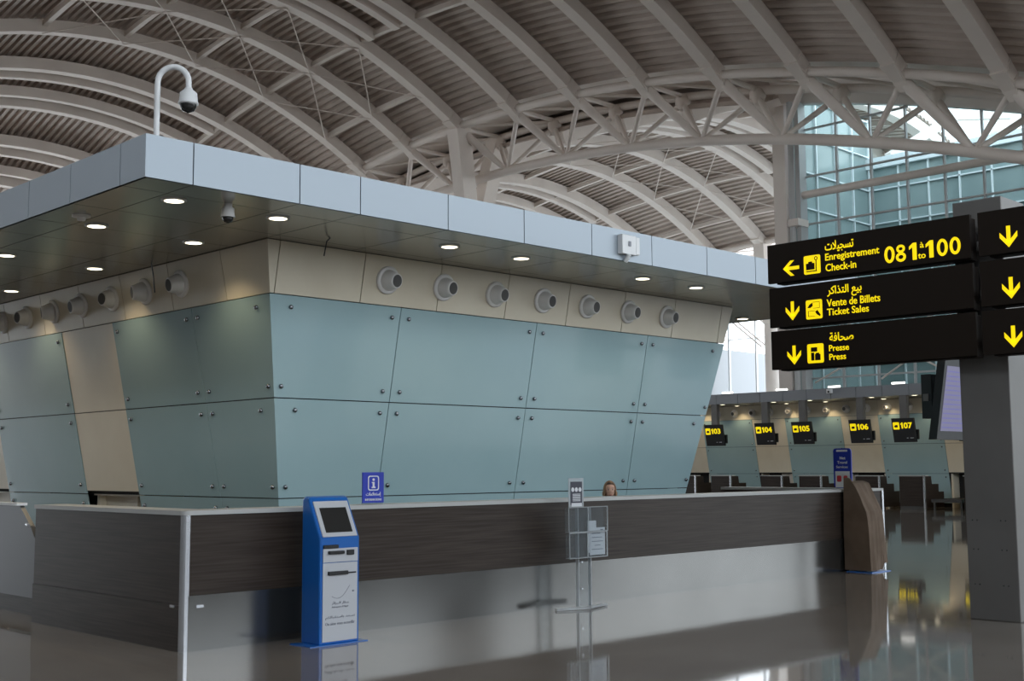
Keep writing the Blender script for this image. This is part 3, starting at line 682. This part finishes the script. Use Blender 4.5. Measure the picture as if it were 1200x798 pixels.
# ------------------------------------------------------------------ acrylic leaflet holder
t = thing('leaflet_stand', 'clear acrylic floor stand with leaflet pockets in front of the counter', 'leaflet stand', (10.35, 9.45, 0))
hx, hy = 10.37, 9.45
b = MB(); b.bar([(hx - .38, hy + .03, .015), (hx, hy - .12, .02)], .06, .025); b.bar([(hx, hy - .12, .02), (hx + .42, hy, .015)], .06, .025); b.build('foot', 'acryedge', t)
for dx_, nm in ((-.05, 0), (.16, 1)): MB().box((hx + dx_ - .007, hy - .02, .02), (hx + dx_ + .007, hy + .02, 1.13)).build('upright', 'acryedge', t)
MB().box((hx - .05, hy - .004, .02), (hx + .16, hy + .004, 1.13)).build('back_plate', 'acrylic', t)
for z in (.22, .52): MB().lathe([(.012, 0), (.01, .02)], (hx, hy - .01, z), (0, -1, 0), 8).build('screw', 'chrome', t)
def pocket(x0, x1, z0, z1):
    b = MB(); b.box((x0, hy - .07, z0), (x1, hy - .066, z1)); b.box((x0, hy - .01, z0), (x1, hy - .006, z1)); p_ = b.build('pocket', 'acrylic', t)
    e = MB()
    for (a, c) in (((x0, z0), (x0, z1)), ((x1, z0), (x1, z1)), ((x0, z0), (x1, z0)), ((x0, z1), (x1, z1))):
        e.box((a[0] - .004, hy - .072, a[1] - .004), (c[0] + .004, hy - .064, c[1] + .004))
    e.box((x0, hy - .07, z0), (x1, hy - .008, z0 + .006)); e.build('rim', 'acryedge', p_)
pocket(hx - .26, hx + .06, .86, 1.14); pocket(hx + .07, hx + .40, .86, 1.14)
pocket(hx - .25, hx + .05, .57, .85); pocket(hx + .06, hx + .39, .57, .85)
t2 = thing('leaflet', 'white printed sheet in the lower right pocket of the leaflet stand', 'leaflet', (hx + .25, hy - .04, .6))
MB().box((hx + .12, hy - .042, .59), (hx + .38, hy - .036, .90)).build('sheet', 'paper', t2)
b = MB()
for i, (a, c) in enumerate(((.15, .3), (.15, .33), (.15, .34), (.2, .3), (.15, .34))): b.box((hx + a, hy - .044, .83 - i * .045), (hx + c, hy - .042, .838 - i * .045))
b.box((hx + .30, hy - .044, .86), (hx + .35, hy - .042, .88)); b.build('print', 'inkgrey', t2)
t2 = thing('leaflet', 'smaller blank paper sticking up behind the printed sheet in the leaflet stand', 'leaflet', (hx + .16, hy - .03, .7))
MB().box((hx + .09, hy - .034, .62), (hx + .24, hy - .028, .98)).build('sheet', 'paper', t2)
t2 = thing('photo_card', 'framed dark photo card held on top of the leaflet stand', 'card holder', (hx - .13, hy - .05, 1.15))
MB().box((hx - .25, hy - .06, 1.145), (hx - .0, hy - .055, 1.47)).build('sleeve', 'acryedge', t2)
MB().box((hx - .22, hy - .065, 1.17), (hx - .03, hy - .061, 1.43)).build('card', 'ink', t2)
b = MB(); b.box((hx - .21, hy - .068, 1.15), (hx - .04, hy - .064, 1.19))
for k in range(3): b.lathe([(.026, 0), (.02, .003), (.0, .004)], (hx - .185 + .06 * k, hy - .065, 1.34), (0, -1, 0), 12, False)
for k in range(6): b.box((hx - .19, hy - .067, 1.21 + k * .015), (hx - .06, hy - .064, 1.218 + k * .015))
b.build('print', 'paper', t2)

# ------------------------------------------------------------------ big grey column and wayfinding signs
t = thing('sign_column', 'broad dark grey column at the right carrying the black wayfinding signs', 'column', (12.7, 5.575, 0))
MB().box((12.42, 5.31, 0), (13.0, 5.84, 4.4)).build('shaft', 'column', t, bevel=.01)
for y in (5.42, 5.47, 5.72, 5.77):
    for z in (.36, .72, 1.02): MB().lathe([(.008, 0), (.006, .006)], (12.42, y, z), (-1, 0, 0), 8).build('screw', 'bolt', t)
zr = ((3.73, 4.185), (3.205, 3.67), (2.71, 3.16))
XS = 12.10; sxd = (0, -1, 0)
ICON = {}
def sign(y1, y0, z0, z1, label, fill):
    t = thing('wayfinding_sign', label, 'sign', (XS + .1, (y0 + y1) / 2, z0), None)
    MB().box((XS, y0, z0), (XS + .05, y1, z1)).build('face_board', 'signblack', t)
    MB().box((XS + .05, y0 + .03, z0 - .012), (XS + .2, y1 - .09, z1 - .02)).build('light_box', 'signblack', t)
    MB().box((XS + .2, (y0 if y0 > 5.2 else y1 - .5) + .02, z0 + .1), (12.36, (y0 + .5 if y0 > 5.2 else y1) - .02, z0 + .2)).build('bracket', 'column', t)
    fill(t); return t
XT = XS - .001
def T(b, s, y, z, w_, h_, off=.012): put_text(b, s, (XT, y, z), sxd, up, width=w_, height=h_, off=off)
def arrow_down(b, yc, z0, z1, w_=.18):
    o = (XT, yc, z0); h = z1 - z0; s_ = .045
    flat(b, [(-.02, .05), (.02, .05), (.02, h), (-.02, h)], o, sxd, up)
    flat(b, [(0, 0), (w_ / 2, .105), (w_ / 2, .105 + s_ * 1.2), (0, s_ * 1.3)], o, sxd, up)
    flat(b, [(0, 0), (0, s_ * 1.3), (-w_ / 2, .105 + s_ * 1.2), (-w_ / 2, .105)], o, sxd, up)
def one(b, x, z, h, w_=.075):  # figure 1 with its flag
    o = (XT, x, z); flat(b, [(w_ * .45, 0), (w_, 0), (w_, h), (w_ * .55, h), (w_ * 0, h * .8), (w_ * 0, h * .62), (w_ * .45, h * .76)], o, sxd, up)
def fill1(t):
    b = MB(); h = .18
    o = (XT, 7.77, 3.88)
    flat(b, [(.03, -.02), (.215, -.02), (.215, .02), (.03, .02)], o, sxd, up)
    flat(b, [(0, 0), (.1, .09), (.15, .09), (.05, 0)], o, sxd, up); flat(b, [(0, 0), (.05, 0), (.15, -.09), (.1, -.09)], o, sxd, up)
    b.build('arrow', 'yellow', t)
    b = MB(); T(b, 'Enregistrement', 7.21, 3.885, .67, .105); T(b, 'Check-in', 7.21, 3.785, .385, .085)
    T(b, '\uFE95\uFEFC\uFEF4\uFEA0\uFEB4\uFE97', 7.21, 4.0, .36, .13); b.build('lettering', 'yellow', t)
    b = MB(); z = 3.785; H = .185
    for y, g in ((6.48, '0'), (6.345, '8')):
        if g == '0': ringpts(b, .06, H / 2, .06, H / 2, .032, (XT, y, z), sxd, up)
        else:
            ringpts(b, .058, H * .27, .058, H * .28, .029, (XT, y, z), sxd, up); ringpts(b, .058, H * .76, .05, H * .24, .026, (XT, y, z), sxd, up)
    one(b, 6.19, z, H, .085); one(b, 6.0, z, H, .085)
    for y in (5.875, 5.735): ringpts(b, .06, H / 2, .06, H / 2, .032, (XT, y, z), sxd, up)
    T(b, 'à', 6.065, 3.905, .045, .06, .0); T(b, 'to', 6.09, 3.79, .085, .055, .01); b.build('desk_number', 'yellow', t)
    i = MB(); flat(i, rrect(0, 0, .215, .215, .02), (XT, 7.49, 3.78), sxd, up); ic = i.build('pictogram', 'yellow', t)
    k = MB(); o = (XT - .004, 7.49, 3.78); flat(k, [(.03, .05), (.14, .05), (.14, .125), (.03, .125)], o, sxd, up, .003); flat(k, [(.06, .125), (.11, .125), (.11, .145), (.06, .145)], o, sxd, up, .002)
    flat(k, [(.155, .03), (.167, .03), (.167, .15), (.155, .15)], o, sxd, up, .003); flat(k, [(.03, .025), (.17, .025), (.17, .037), (.03, .037)], o, sxd, up, .003); ringpts(k, .16, .175, .024, .024, .01, o, sxd, up, 14, .003)
    k.build('suitcase_symbol', 'signblack', ic)
def fill2(t):
    b = MB(); arrow_down(b, 7.66, 3.27, 3.49); b.build('arrow', 'yellow', t)
    b = MB(); T(b, 'Vente de Billets', 7.21, 3.38, .66, .085); T(b, 'Ticket Sales', 7.21, 3.28, .52, .08); T(b, '\uFEAE\uFEDB\uFE8D\uFEAC\uFE98\uFEDF\uFE8D \uFECA\uFEF4\uFE91', 7.2, 3.475, .43, .14); b.build('lettering', 'yellow', t)
    i = MB(); flat(i, rrect(0, 0, .21, .22, .02), (XT, 7.48, 3.26), sxd, up); ic = i.build('pictogram', 'yellow', t)
    k = MB(); o = (XT - .004, 7.48, 3.26)
    flat(k, [(.02, .13), (.05, .17), (.09, .19), (.09, .15), (.06, .13)], o, sxd, up, .003); flat(k, [(.12, .08), (.15, .1), (.19, .04), (.18, .025), (.14, .05)], o, sxd, up, .003)
    for (a, c, e, f_) in ((.095, .12, .18, .125), (.095, .19, .18, .195), (.175, .12, .18, .19), (.03, .03, .12, .035), (.03, .09, .12, .095), (.03, .03, .035, .09)): flat(k, [(a, c), (e, c), (e, f_), (a, f_)], o, sxd, up, .003)
    k.build('ticket_symbol', 'signblack', ic)
def fill3(t):
    b = MB(); arrow_down(b, 7.655, 2.755, 2.975); b.build('arrow', 'yellow', t)
    b = MB(); T(b, 'Presse', 7.2, 2.875, .25, .07); T(b, 'Press', 7.2, 2.775, .21, .07); T(b, '\uFE94\uFED3\uFE8E\uFEA4\uFEBB', 7.19, 2.985, .3, .1); b.build('lettering', 'yellow', t)
    i = MB(); flat(i, rrect(0, 0, .21, .22, .02), (XT, 7.48, 2.755), sxd, up); ic = i.build('pictogram', 'yellow', t)
    k = MB(); o = (XT - .004, 7.48, 2.755); flat(k, [(.05, .03), (.09, .03), (.09, .12), (.05, .12)], o, sxd, up, .003); flat(k, [(.05, .13), (.13, .13), (.13, .18), (.05, .18)], o, sxd, up, .003); flat(k, [(.1, .03), (.17, .03), (.17, .1), (.1, .1)], o, sxd, up, .003); flat(k, [(.11, .1), (.155, .1), (.155, .115), (.11, .115)], o, sxd, up, .002)
    k.build('newspaper_symbol', 'signblack', ic)
sign(7.98, 5.51, *zr[0], 'upper left black sign reading Enregistrement Check-in 081 to 100', fill1)
sign(7.97, 5.50, *zr[1], 'middle left black sign reading Vente de Billets Ticket Sales', fill2)
sign(7.96, 5.49, *zr[2], 'lower left black sign reading Presse Press', fill3)
for (z0, z1), l in zip(zr, ('top', 'middle', 'bottom')):
    def fr(t, z0=z0):
        b = MB(); arrow_down(b, 5.11, z0 + .055, z0 + .275); b.build('arrow', 'yellow', t)
    sign(5.425, 3.0, z0, z1, 'right-hand black sign cut by the frame with one yellow down arrow, %s one' % l, fr)

# flight monitors behind the column
def monitor(x0, x1, Y, z0, z1, label, lit, lean=.12):
    t = thing('flight_monitor', label, 'monitor', ((x0 + x1) / 2, Y, z0))
    def P(x, z, o): return (x, Y - lean * (z - z0) - o, z)
    MB().hexa([P(x0, z0, 0), P(x1, z0, 0), P(x1, z1, 0), P(x0, z1, 0)], [P(x0, z0, -.12), P(x1, z0, -.12), P(x1, z1, -.12), P(x0, z1, -.12)]).build('casing', 'black', t)
    a, b_ = x0 + .07, x1 - .07
    if lit:
        scn = MB().hexa([P(a, z0 + .12, .0), P(b_, z0 + .12, .0), P(b_, z1 - .2, .0), P(a, z1 - .2, .0)], [P(a, z0 + .12, .006), P(b_, z0 + .12, .006), P(b_, z1 - .2, .006), P(a, z1 - .2, .006)]).build('screen', 'floorscreen', t)
        b = MB()
        for i in range(13):
            z = z0 + .16 + i * (z1 - z0 - .38) / 13
            b.hexa([P(a + .03, z, .006), P(b_ - .03, z, .006), P(b_ - .03, z + .018, .006), P(a + .03, z + .018, .006)], [P(a + .03, z, .008), P(b_ - .03, z, .008), P(b_ - .03, z + .018, .008), P(a + .03, z + .018, .008)])
        b.build('text_listing', 'screenline', scn)
    MB().box((x0 + .1, Y + .1, z0 + .3), (x0 + .3, Y + .25, z1 - .3)).build('mount', 'black', t)
    return t
monitor(16.22, 17.4, 8.0, 1.95, 3.18, 'tilted flight monitor with purple listing beside the left edge of the grey column', True, .16)
mn = monitor(18.9, 20.1, 8.0, 2.0, 2.85, 'black monitor at the right frame edge behind the column', False)
b = MB(); put_text(b, '3', (19.06, 8. - .12 * .27 - .003, 2.24), (1, 0, 0), up, width=.1, height=.12, off=.03); b.build('numeral', 'yellow', mn)
MB().box((18.9, 8.02, 2.86), (20.1, 8.1, 3.1)).build('hanger', 'column', mn)
tag(MB().tube([(17.9, 8.25, 0), (17.9, 8.25, 3.0)], .07, 12).build('monitor_post', 'column'), 'grey post carrying the flight monitors behind the column', 'post')
tag(MB().box((16.3, 8.14, 2.5), (20., 8.22, 2.6)).build('monitor_rail', 'column'), 'horizontal rail joining the flight monitors behind the column', 'rail')

# ------------------------------------------------------------------ check-in row
ci = thing('check_in_booth', 'long row of check-in bays in teal glass and cream panels at the far end', 'booth', (43, 25, 0))
W = 42.87; ya, yb = 11.5, 38.
b = MB(); b.hexa([(W + K * (S - 1.26) + .02, ya, 1.26), (44.2, ya, 1.26), (44.2, yb, 1.26), (W + K * (S - 1.26) + .02, yb, 1.26)], [(W + .02, ya, S), (44.2, ya, S), (44.2, yb, S), (W + .02, yb, S)])
b.box((44., ya, 0), (44.2, yb, 1.26)); b.build('core_wall', 'gap', ci)
y = 33.9 + 4.17 - .0; per = 4.17
bays = []
base = 25.15
k0 = 3
for k in range(-3, 4):
    c1 = base + k * per     # cream spans c1-1.6..c1 ; glass c1..c1+2.57
    if c1 - 1.6 < ya or c1 + 2.57 > yb: continue
    clad('x', W, c1 - 1.6, c1, 2.385, 3.52, ci); clad('x', W, c1 - 1.6, c1, 1.3, 2.385, ci)
    glass_bay('x', W, c1, c1 + 2.57, ci)
    for q1, q2 in ((c1 - 1.57, c1 - 1.5), (c1 - .1, c1 - .03)): MB().box((43.5, q1, 0), (44, q2, 1.27)).build('hatch_jamb', 'cream', ci)
yy = ya
i = 0
while yy < yb - .6:
    clad('x', W, yy, min(yy + 1.2, yb), 3.52, 4.1, ci); yy += 1.2
can = MB().box((40.53, ya, S + .012), (44.2, yb, 4.46)).build('canopy', 'gap', ci)
yy = ya
while yy < yb - .3:
    MB().box((40.5, yy + .01, S - .02), (40.53, yy + 1.05 - .01, 4.48)).build('fascia_panel', 'fascia_grey', can); yy += 1.05
b = MB(); yy = ya
while yy < yb - .3:
    for xa, xb in ((40.5, 41.7), (41.7, 42.9)): b.box((xa + .006, yy + .006, S), (xb - .006, yy + 1.05 - .006, S + .012))
    yy += 1.05
b.build('soffit_lining', 'soffit', can)
for i in range(19):
    y_ = 30.13 - .88 * (i - 2)
    if y_ < 16: break
    z = 3.8; aim = (-1, random.uniform(-.6, .6), random.uniform(-.2, .2))
    nozzle(None, (W + K * (S - z) - .04, y_, z), (-1, 0, -K), aim, 'small far air nozzle above the check-in desks, %s from the left' % ordn[min(i, 16)], 'air nozzles above the check-in desks')
fl_ = [(41.08, 31.6), (41.08, 29.45), (41.08, 27.0), (41.08, 25.36), (41.08, 22.75), (41.08, 21.04), (42.45, 31.5), (42.45, 29.7), (42.45, 27.3), (42.45, 25.5), (42.45, 23.0), (42.45, 21.2), (41.08, 18.6), (42.45, 18.8), (42.45, 17.)]
for j, (x, y_) in enumerate(fl_):
    downlight((x, y_, S), 'lit downlight over the check-in desks, %s row, %s from the left' % ('outer' if x < 42 else 'inner', ordn[j % 6] if j < 12 else 'far right'), 'downlights over the check-in desks', 24. if x > 42 else 4.)
for j, y_ in enumerate((28.85, 26.3, 24.0, 21.4)):
    t = thing('strip_light', 'bright strip light lying on top of the check-in canopy, %s from the left' % ordn[j], 'strip light', (40.62, y_, 4.48), 'strip lights on the check-in canopy')
    MB().box((40.56, y_ - .25, 4.46), (40.66, y_ + .25, 4.50)).build('housing', 'white', t)
    MB().tube([(40.60, y_ - .25, 4.535), (40.60, y_ + .25, 4.535)], .035, 8).build('tube', 'tube', t)
t = thing('wall_camera', 'small white camera on the check-in canopy edge', 'security camera', (40.45, 24.1, 4.3))
MB().box((40.36, 24.0, 4.28), (40.5, 24.2, 4.44)).build('housing', 'white', t, bevel=.01)
MB().lathe([(.04, 0), (.035, .03), (.0, .035)], (40.36, 24.1, 4.34), (-1, 0, 0), 12).build('lens', 'black', t)

nums = [('102', 30.87, 31.75), ('103', 29.08, 29.96), ('104', 26.68, 27.52), ('105', 24.98, 25.84), ('106', 22.53, 23.38), ('107', 20.81, 21.66), ('108', 18.37, 19.22), ('109', 16.64, 17.5)]
for s_, y0_, y1_ in nums:
    if s_ == '102': continue
    where = {'103': 'nearest the booth edge', '104': 'second from the booth edge', '105': 'above the blue leaflet stand, left', '106': 'above the covered kiosk', '107': 'left of the tilted flight monitor', '108': 'behind the grey column', '109': 'right of the grey column'}[s_]
    t = thing('number_display', 'black hanging display reading %s in yellow, %s' % (s_, where), 'number display', (40.55, (y0_ + y1_) / 2, 2.4), None)
    yc = (y0_ + y1_) / 2; xx = 40.45
    tl = lambda z: xx + (3.26 - z) * .2
    b = MB(); b.hexa([(tl(2.4), y0_, 2.4), (tl(2.4) + .12, y0_, 2.4), (tl(2.4) + .12, y1_, 2.4), (tl(2.4), y1_, 2.4)], [(xx, y0_, 3.26), (xx + .12, y0_, 3.26), (xx + .12, y1_, 3.26), (xx, y1_, 3.26)]); b.build('casing', 'black', t, bevel=.01); tup = (-.2, 0, 1)
    MB().box((xx + .26, y0_ - .05, 2.5), (xx + .34, y0_ + .3, 2.85)).build('back_unit', 'black', t)
    MB().box((xx + .12, yc - .14, 3.), (xx + .3, yc + .14, S)).build('hanger', 'column', t)
    o = (tl(2.86) - .001, y1_ - .05, 2.86)
    b = MB(); flat(b, rrect(0, 0, .24, .26, .03), o, sxd, tup); ic = b.build('pictogram', 'yellow', t)
    b = MB(); flat(b, [(.05, .07), (.17, .07), (.19, .14), (.13, .17), (.05, .14)], (tl(2.86) - .006, y1_ - .05, 2.86), sxd, tup, .003); b.build('symbol', 'black', ic)
    b = MB(); flat(b, [(.03, 0), (.085, 0), (.085, .22), (.045, .22), (0, .175), (0, .13), (.03, .15)], (tl(2.885) - .001, y1_ - .34, 2.885), sxd, tup)
    put_text(b, s_[1:], (tl(2.885) - .001, y1_ - .455, 2.885), sxd, tup, width=.33, height=.22, off=.03); b.build('numeral', 'yellow', t)
    b = MB(); flat(b, [(.42, .12), (.48, .12), (.48, .14), (.42, .14)], (tl(2.42) - .001, y1_ - .1, 2.42), sxd, tup); flat(b, [(.55, .12), (.68, .12), (.68, .14), (.55, .14)], (tl(2.42) - .001, y1_ - .1, 2.42), sxd, tup); b.build('small_text', 'paper', t)

desk0 = None
posts = [('102', 30.85), ('103', 29.09), ('104', 26.67), ('105', 24.93), ('106', 22.51), ('107', 20.76), ('108', 18.34), ('109', 16.59)]
for s_, yp in posts:
    lab = 'dark brown check-in desk below display %s, %s from the left' % (s_, ordn[int(s_) - 102]) if s_ != '102' else 'dark brown check-in desk left of the one below display 103'
    if desk0 is None:
        t = thing('check_in_desk', lab, 'check-in desk', (41., yp, 0), 'check-in desks')
        MB().box((41.0, yp + .02, .12), (41.06, yp + .96, 1.18)).build('front_panel', 'wood', t)
        MB().box((41.03, yp + .02, 0), (41.08, yp + .96, .12)).build('kick_plate', 'stainless', t)
        MB().box((40.97, yp + .0, 1.18), (41.35, yp + .98, 1.215)).build('worktop', 'whitetop', t)
        MB().box((40.96, yp - .03, 0), (41.03, yp + .03, 1.215)).build('post', 'chrome', t)
        MB().prism([(41.03, yp + .01, .05), (42.5, yp + .01, .05), (42.5, yp + .01, .62), (42.1, yp + .01, .62), (42.1, yp + .01, .9), (41.6, yp + .01, .9), (41.55, yp + .01, 1.18), (41.03, yp + .01, 1.18)], (0, .03, 0)).build('side_panel', 'wood', t)
        MB().box((41.35, yp + .08, .72), (42.0, yp + .94, .76)).build('desk_shelf', 'wood', t)
        desk0 = t; y00 = yp
    else:
        t = copy_tree(desk0); t.location.y = yp; t['label'] = lab
# baggage belts
belt0 = None
for yc, l in ((28.35, 'between the desks below displays 103 and 104'), (24.18, 'between the desks below displays 105 and 106'), (20.02, 'right of the desk below display 107')):
    if belt0 is None:
        t = thing('baggage_belt', 'low black baggage belt on a steel frame ' + l, 'baggage belt', (42.2, yc, 0), 'baggage belts')
        MB().box((41.2, yc - .5, .3), (43.6, yc + .5, .36)).build('belt', 'rubber', t)
        b = MB(); b.box((41.15, yc - .56, .26), (43.6, yc - .5, .38)); b.box((41.15, yc + .5, .26), (43.6, yc + .56, .38)); b.box((41.12, yc - .56, .26), (41.2, yc + .56, .38)); b.build('frame', 'stainless', t)
        for xx in (41.25, 43.4):
            for dy_ in (-.5, .5): MB().box((xx - .03, yc + dy_ - .03, 0), (xx + .03, yc + dy_ + .03, .28)).build('leg', 'stainless', t)
        belt0 = t
    else:
        t = copy_tree(belt0); t.location.y = yc; t['label'] = 'low black baggage belt on a steel frame ' + l

# ------------------------------------------------------------------ attendant behind the counter
def person(px, py):
    z0 = -.02
    t = thing('person', 'woman with dark-blonde shoulder-length hair seated behind the counter, head showing', 'person', (px, py + .1, 0))
    me = bpy.data.meshes.new('body'); 
    V0 = [(0, 0, .60), (0, 0, .78), (0, 0, .95), (0, -.01, 1.06), (0, -.02, 1.14), (0, -.03, 1.20),  # pelvis..neck
          (.15, 0, 1.05), (.20, -.05, .86), (.16, -.25, .80), (.14, -.33, .79), (-.15, 0, 1.05), (-.20, -.05, .86), (-.16, -.25, .80), (-.14, -.33, .79),
          (.09, -.05, .57), (.10, -.42, .57), (.10, -.44, .12), (.10, -.54, .06), (-.09, -.05, .57), (-.10, -.42, .57), (-.10, -.44, .12), (-.10, -.54, .06)]
    E_ = [(0, 1), (1, 2), (2, 3), (3, 4), (4, 5), (3, 6), (6, 7), (7, 8), (8, 9), (3, 10), (10, 11), (11, 12), (12, 13), (0, 14), (14, 15), (15, 16), (16, 17), (0, 18), (18, 19), (19, 20), (20, 21)]
    R_ = [.15, .13, .14, .11, .055, .05, .055, .045, .033, .03, .055, .045, .033, .03, .09, .06, .042, .035, .09, .06, .042, .035]
    # head vertices are a separate lathe merged in the same mesh below
    me.from_pydata([(x, y_, z) for x, y_, z in V0], E_, [])
    o = bpy.data.objects.new('body', me); COL.objects.link(o)
    sk = o.modifiers.new('skin', 'SKIN'); 
    for i, r_ in enumerate(R_): me.skin_vertices[0].data[i].radius = (r_, r_ * (.75 if i < 4 else 1))
    me.skin_vertices[0].data[0].use_root = True
    o.modifiers.new('sub', 'SUBSURF').levels = 1
    bpy.context.view_layer.update(); dg = bpy.context.evaluated_depsgraph_get()
    m2 = bpy.data.meshes.new_from_object(o.evaluated_get(dg)); bpy.data.objects.remove(o)
    b = MB(); b._add([v.co for v in m2.vertices], [list(p.vertices) for p in m2.polygons], True)
    b.mi = [0 if True else 1] * len(b.f)
    for fi, f_ in enumerate(b.f):
        zc = sum(b.v[i][2] for i in f_) / len(f_); xc = sum(b.v[i][0] for i in f_) / len(f_); yc_ = sum(b.v[i][1] for i in f_) / len(f_)
        b.mi[fi] = 0 if (zc > 1.12 or (yc_ < -.27 and zc > .7)) else 1
    # head: ellipsoid with jaw, nose, brows, lips, ears
    hc = V((0, -.04, 1.30)); n1, n2 = 24, 20; vs = []
    for i in range(n1 + 1):
        th = PI * i / n1
        for k in range(n2):
            ph = 2 * PI * k / n2; x = math.sin(th) * math.cos(ph); y_ = math.sin(th) * math.sin(ph); z = math.cos(th)
            w_ = .074 * (1 - .22 * max(0, -z) ** 1.5); d_ = .092
            p = V((x * w_, y_ * d_, z * .112))
            if y_ < -.6 and abs(x) < .22 and -.35 < z < .1: p.y -= .018 * (1 - abs(x) / .22) * (1 - abs(z + .15) / .25 if abs(z + .15) < .25 else 0)
            if y_ < -.5 and abs(z - .05) < .12 and .2 < abs(x) < .6: p.y += .007
            if y_ < -.6 and abs(z + .55) < .1 and abs(x) < .3: p.y -= .005
            vs.append(hc + p)
    b.cur = 0; b._add(vs, [[i * n2 + k, i * n2 + (k + 1) % n2, (i + 1) * n2 + (k + 1) % n2, (i + 1) * n2 + k] for i in range(n1) for k in range(n2)], True)
    b.v = [(px + v[0], py + v[1], v[2] + z0) for v in b.v]
    ra = math.radians(-42); ca, sa = math.cos(ra), math.sin(ra)
    def rot(m_):
        m_.v = [(px + (x - px) * ca - (y_ - py) * sa, py + (x - px) * sa + (y_ - py) * ca, z) for x, y_, z in m_.v]; return m_
    rot(b)
    b.build('body', ['skin', 'cloth'], t)
    h = MB(); hv = []; N1, N2 = 14, 28
    for i in range(N1 + 1):
        th = .02 + (PI * .80) * i / N1
        for k in range(N2):
            ph = 2 * PI * k / N2; x = math.cos(ph) * math.sin(th); y_ = math.sin(ph) * math.sin(th); z = math.cos(th)
            rr = 1.0; p = V((x * .092, y_ * .108 + .012, z * .13))
            if z < -.1: p.x *= 1.12 - z * .25; p.z -= .03 * (-z)
            front = (y_ < -.35 and abs(x) < .62 and z < .55)
            if front: p.y = max(p.y, -.02) if abs(x) < .5 else p.y * .6
            hv.append(hc + p)
    fs2 = []
    for i in range(N1):
        for k in range(N2):
            ids = [i * N2 + k, i * N2 + (k + 1) % N2, (i + 1) * N2 + (k + 1) % N2, (i + 1) * N2 + k]
            c_ = sum((hv[q] - hc for q in ids), V((0, 0, 0))) / 4
            if abs(c_.x) < .062 and c_.y < .0 and c_.z < .062: continue
            fs2.append(ids)
    h._add([(px + v.x, py + v.y, v.z + z0) for v in hv], fs2, True)
    rot(h); ho = h.build('hair', 'hair', t); so = ho.modifiers.new('thick', 'SOLIDIFY'); so.thickness = .012
    for s_ in (-1, 1):
        e = MB(); e.lathe([(.0, .0), (.008, .0), (.006, .004), (0, .005)], (px + s_ * .028, py - .04 - .083, 1.307 + z0), (0, -1, 0), 10)
        e.box((px + s_ * .028 - .016, py - .128, 1.326 + z0), (px + s_ * .028 + .016, py - .122, 1.331 + z0))
        rot(e).build('eye', 'ink', t)
    rot(MB().lathe([(.0, .0), (.016, .0), (.010, .004), (0, .005)], (px, py - .118, 1.240 + z0), (0, -1, .0), 10)).build('lips', 'lips', t)
    # office chair
    c = thing('office_chair', 'black office chair under the seated woman behind the counter', 'chair', (px, py + .1, 0))
    MB().box((px - .22, py - .2, .40), (px + .22, py + .2, .45)).build('seat', 'rubber', c, bevel=.02)
    MB().box((px - .2, py + .2, .55), (px + .2, py + .25, 1.0)).build('backrest', 'rubber', c, bevel=.02)
    MB().tube([(px, py + .1, .42), (px, py + .24, .5), (px, py + .25, .6)], .02, 8).build('back_arm', 'black', c)
    MB().tube([(px, py, .08), (px, py, .4)], .03, 10).build('pillar', 'chrome', c)
    b = MB()
    for k in range(5):
        a = 2 * PI * k / 5; b.tube([(px, py, .1), (px + .28 * math.cos(a), py + .28 * math.sin(a), .06)], .02, 8); b.lathe([(.025, -.02), (.025, .02)], (px + .28 * math.cos(a), py + .28 * math.sin(a), .026), (math.cos(a + PI / 2), math.sin(a + PI / 2), 0), 10)
    b.build('wheel_base', 'black', c)
person(12.62, 10.95)

# ------------------------------------------------------------------ light
w = bpy.data.worlds.new('World'); scene.world = w; w.use_nodes = True
nt = w.node_tree; bg = nt.nodes['Background']
tc = nt.nodes.new('ShaderNodeTexCoord'); sep = nt.nodes.new('ShaderNodeSeparateXYZ'); rp = nt.nodes.new('ShaderNodeValToRGB')
rp.color_ramp.elements[0].position = 0.; rp.color_ramp.elements[0].color = (.80, .86, .90, 1)
rp.color_ramp.elements[1].position = .8; rp.color_ramp.elements[1].color = (.78, .88, 1., 1)
nt.links.new(tc.outputs['Generated'], sep.inputs[0]); nt.links.new(sep.outputs['Z'], rp.inputs[0]); nt.links.new(rp.outputs[0], bg.inputs[0])
bg.inputs[1].default_value = 3.5

scene.view_settings.view_transform = 'Standard'; scene.view_settings.look = 'None'; scene.view_settings.gamma = 1.; scene.view_settings.use_curve_mapping = False
scene.view_settings.exposure = .06
scene.cycles.max_bounces = 8; scene.cycles.diffuse_bounces = 5; scene.cycles.glossy_bounces = 4; scene.cycles.transparent_max_bounces = 16
scene.cycles.sample_clamp_indirect = 4.; scene.cycles.caustics_reflective = False
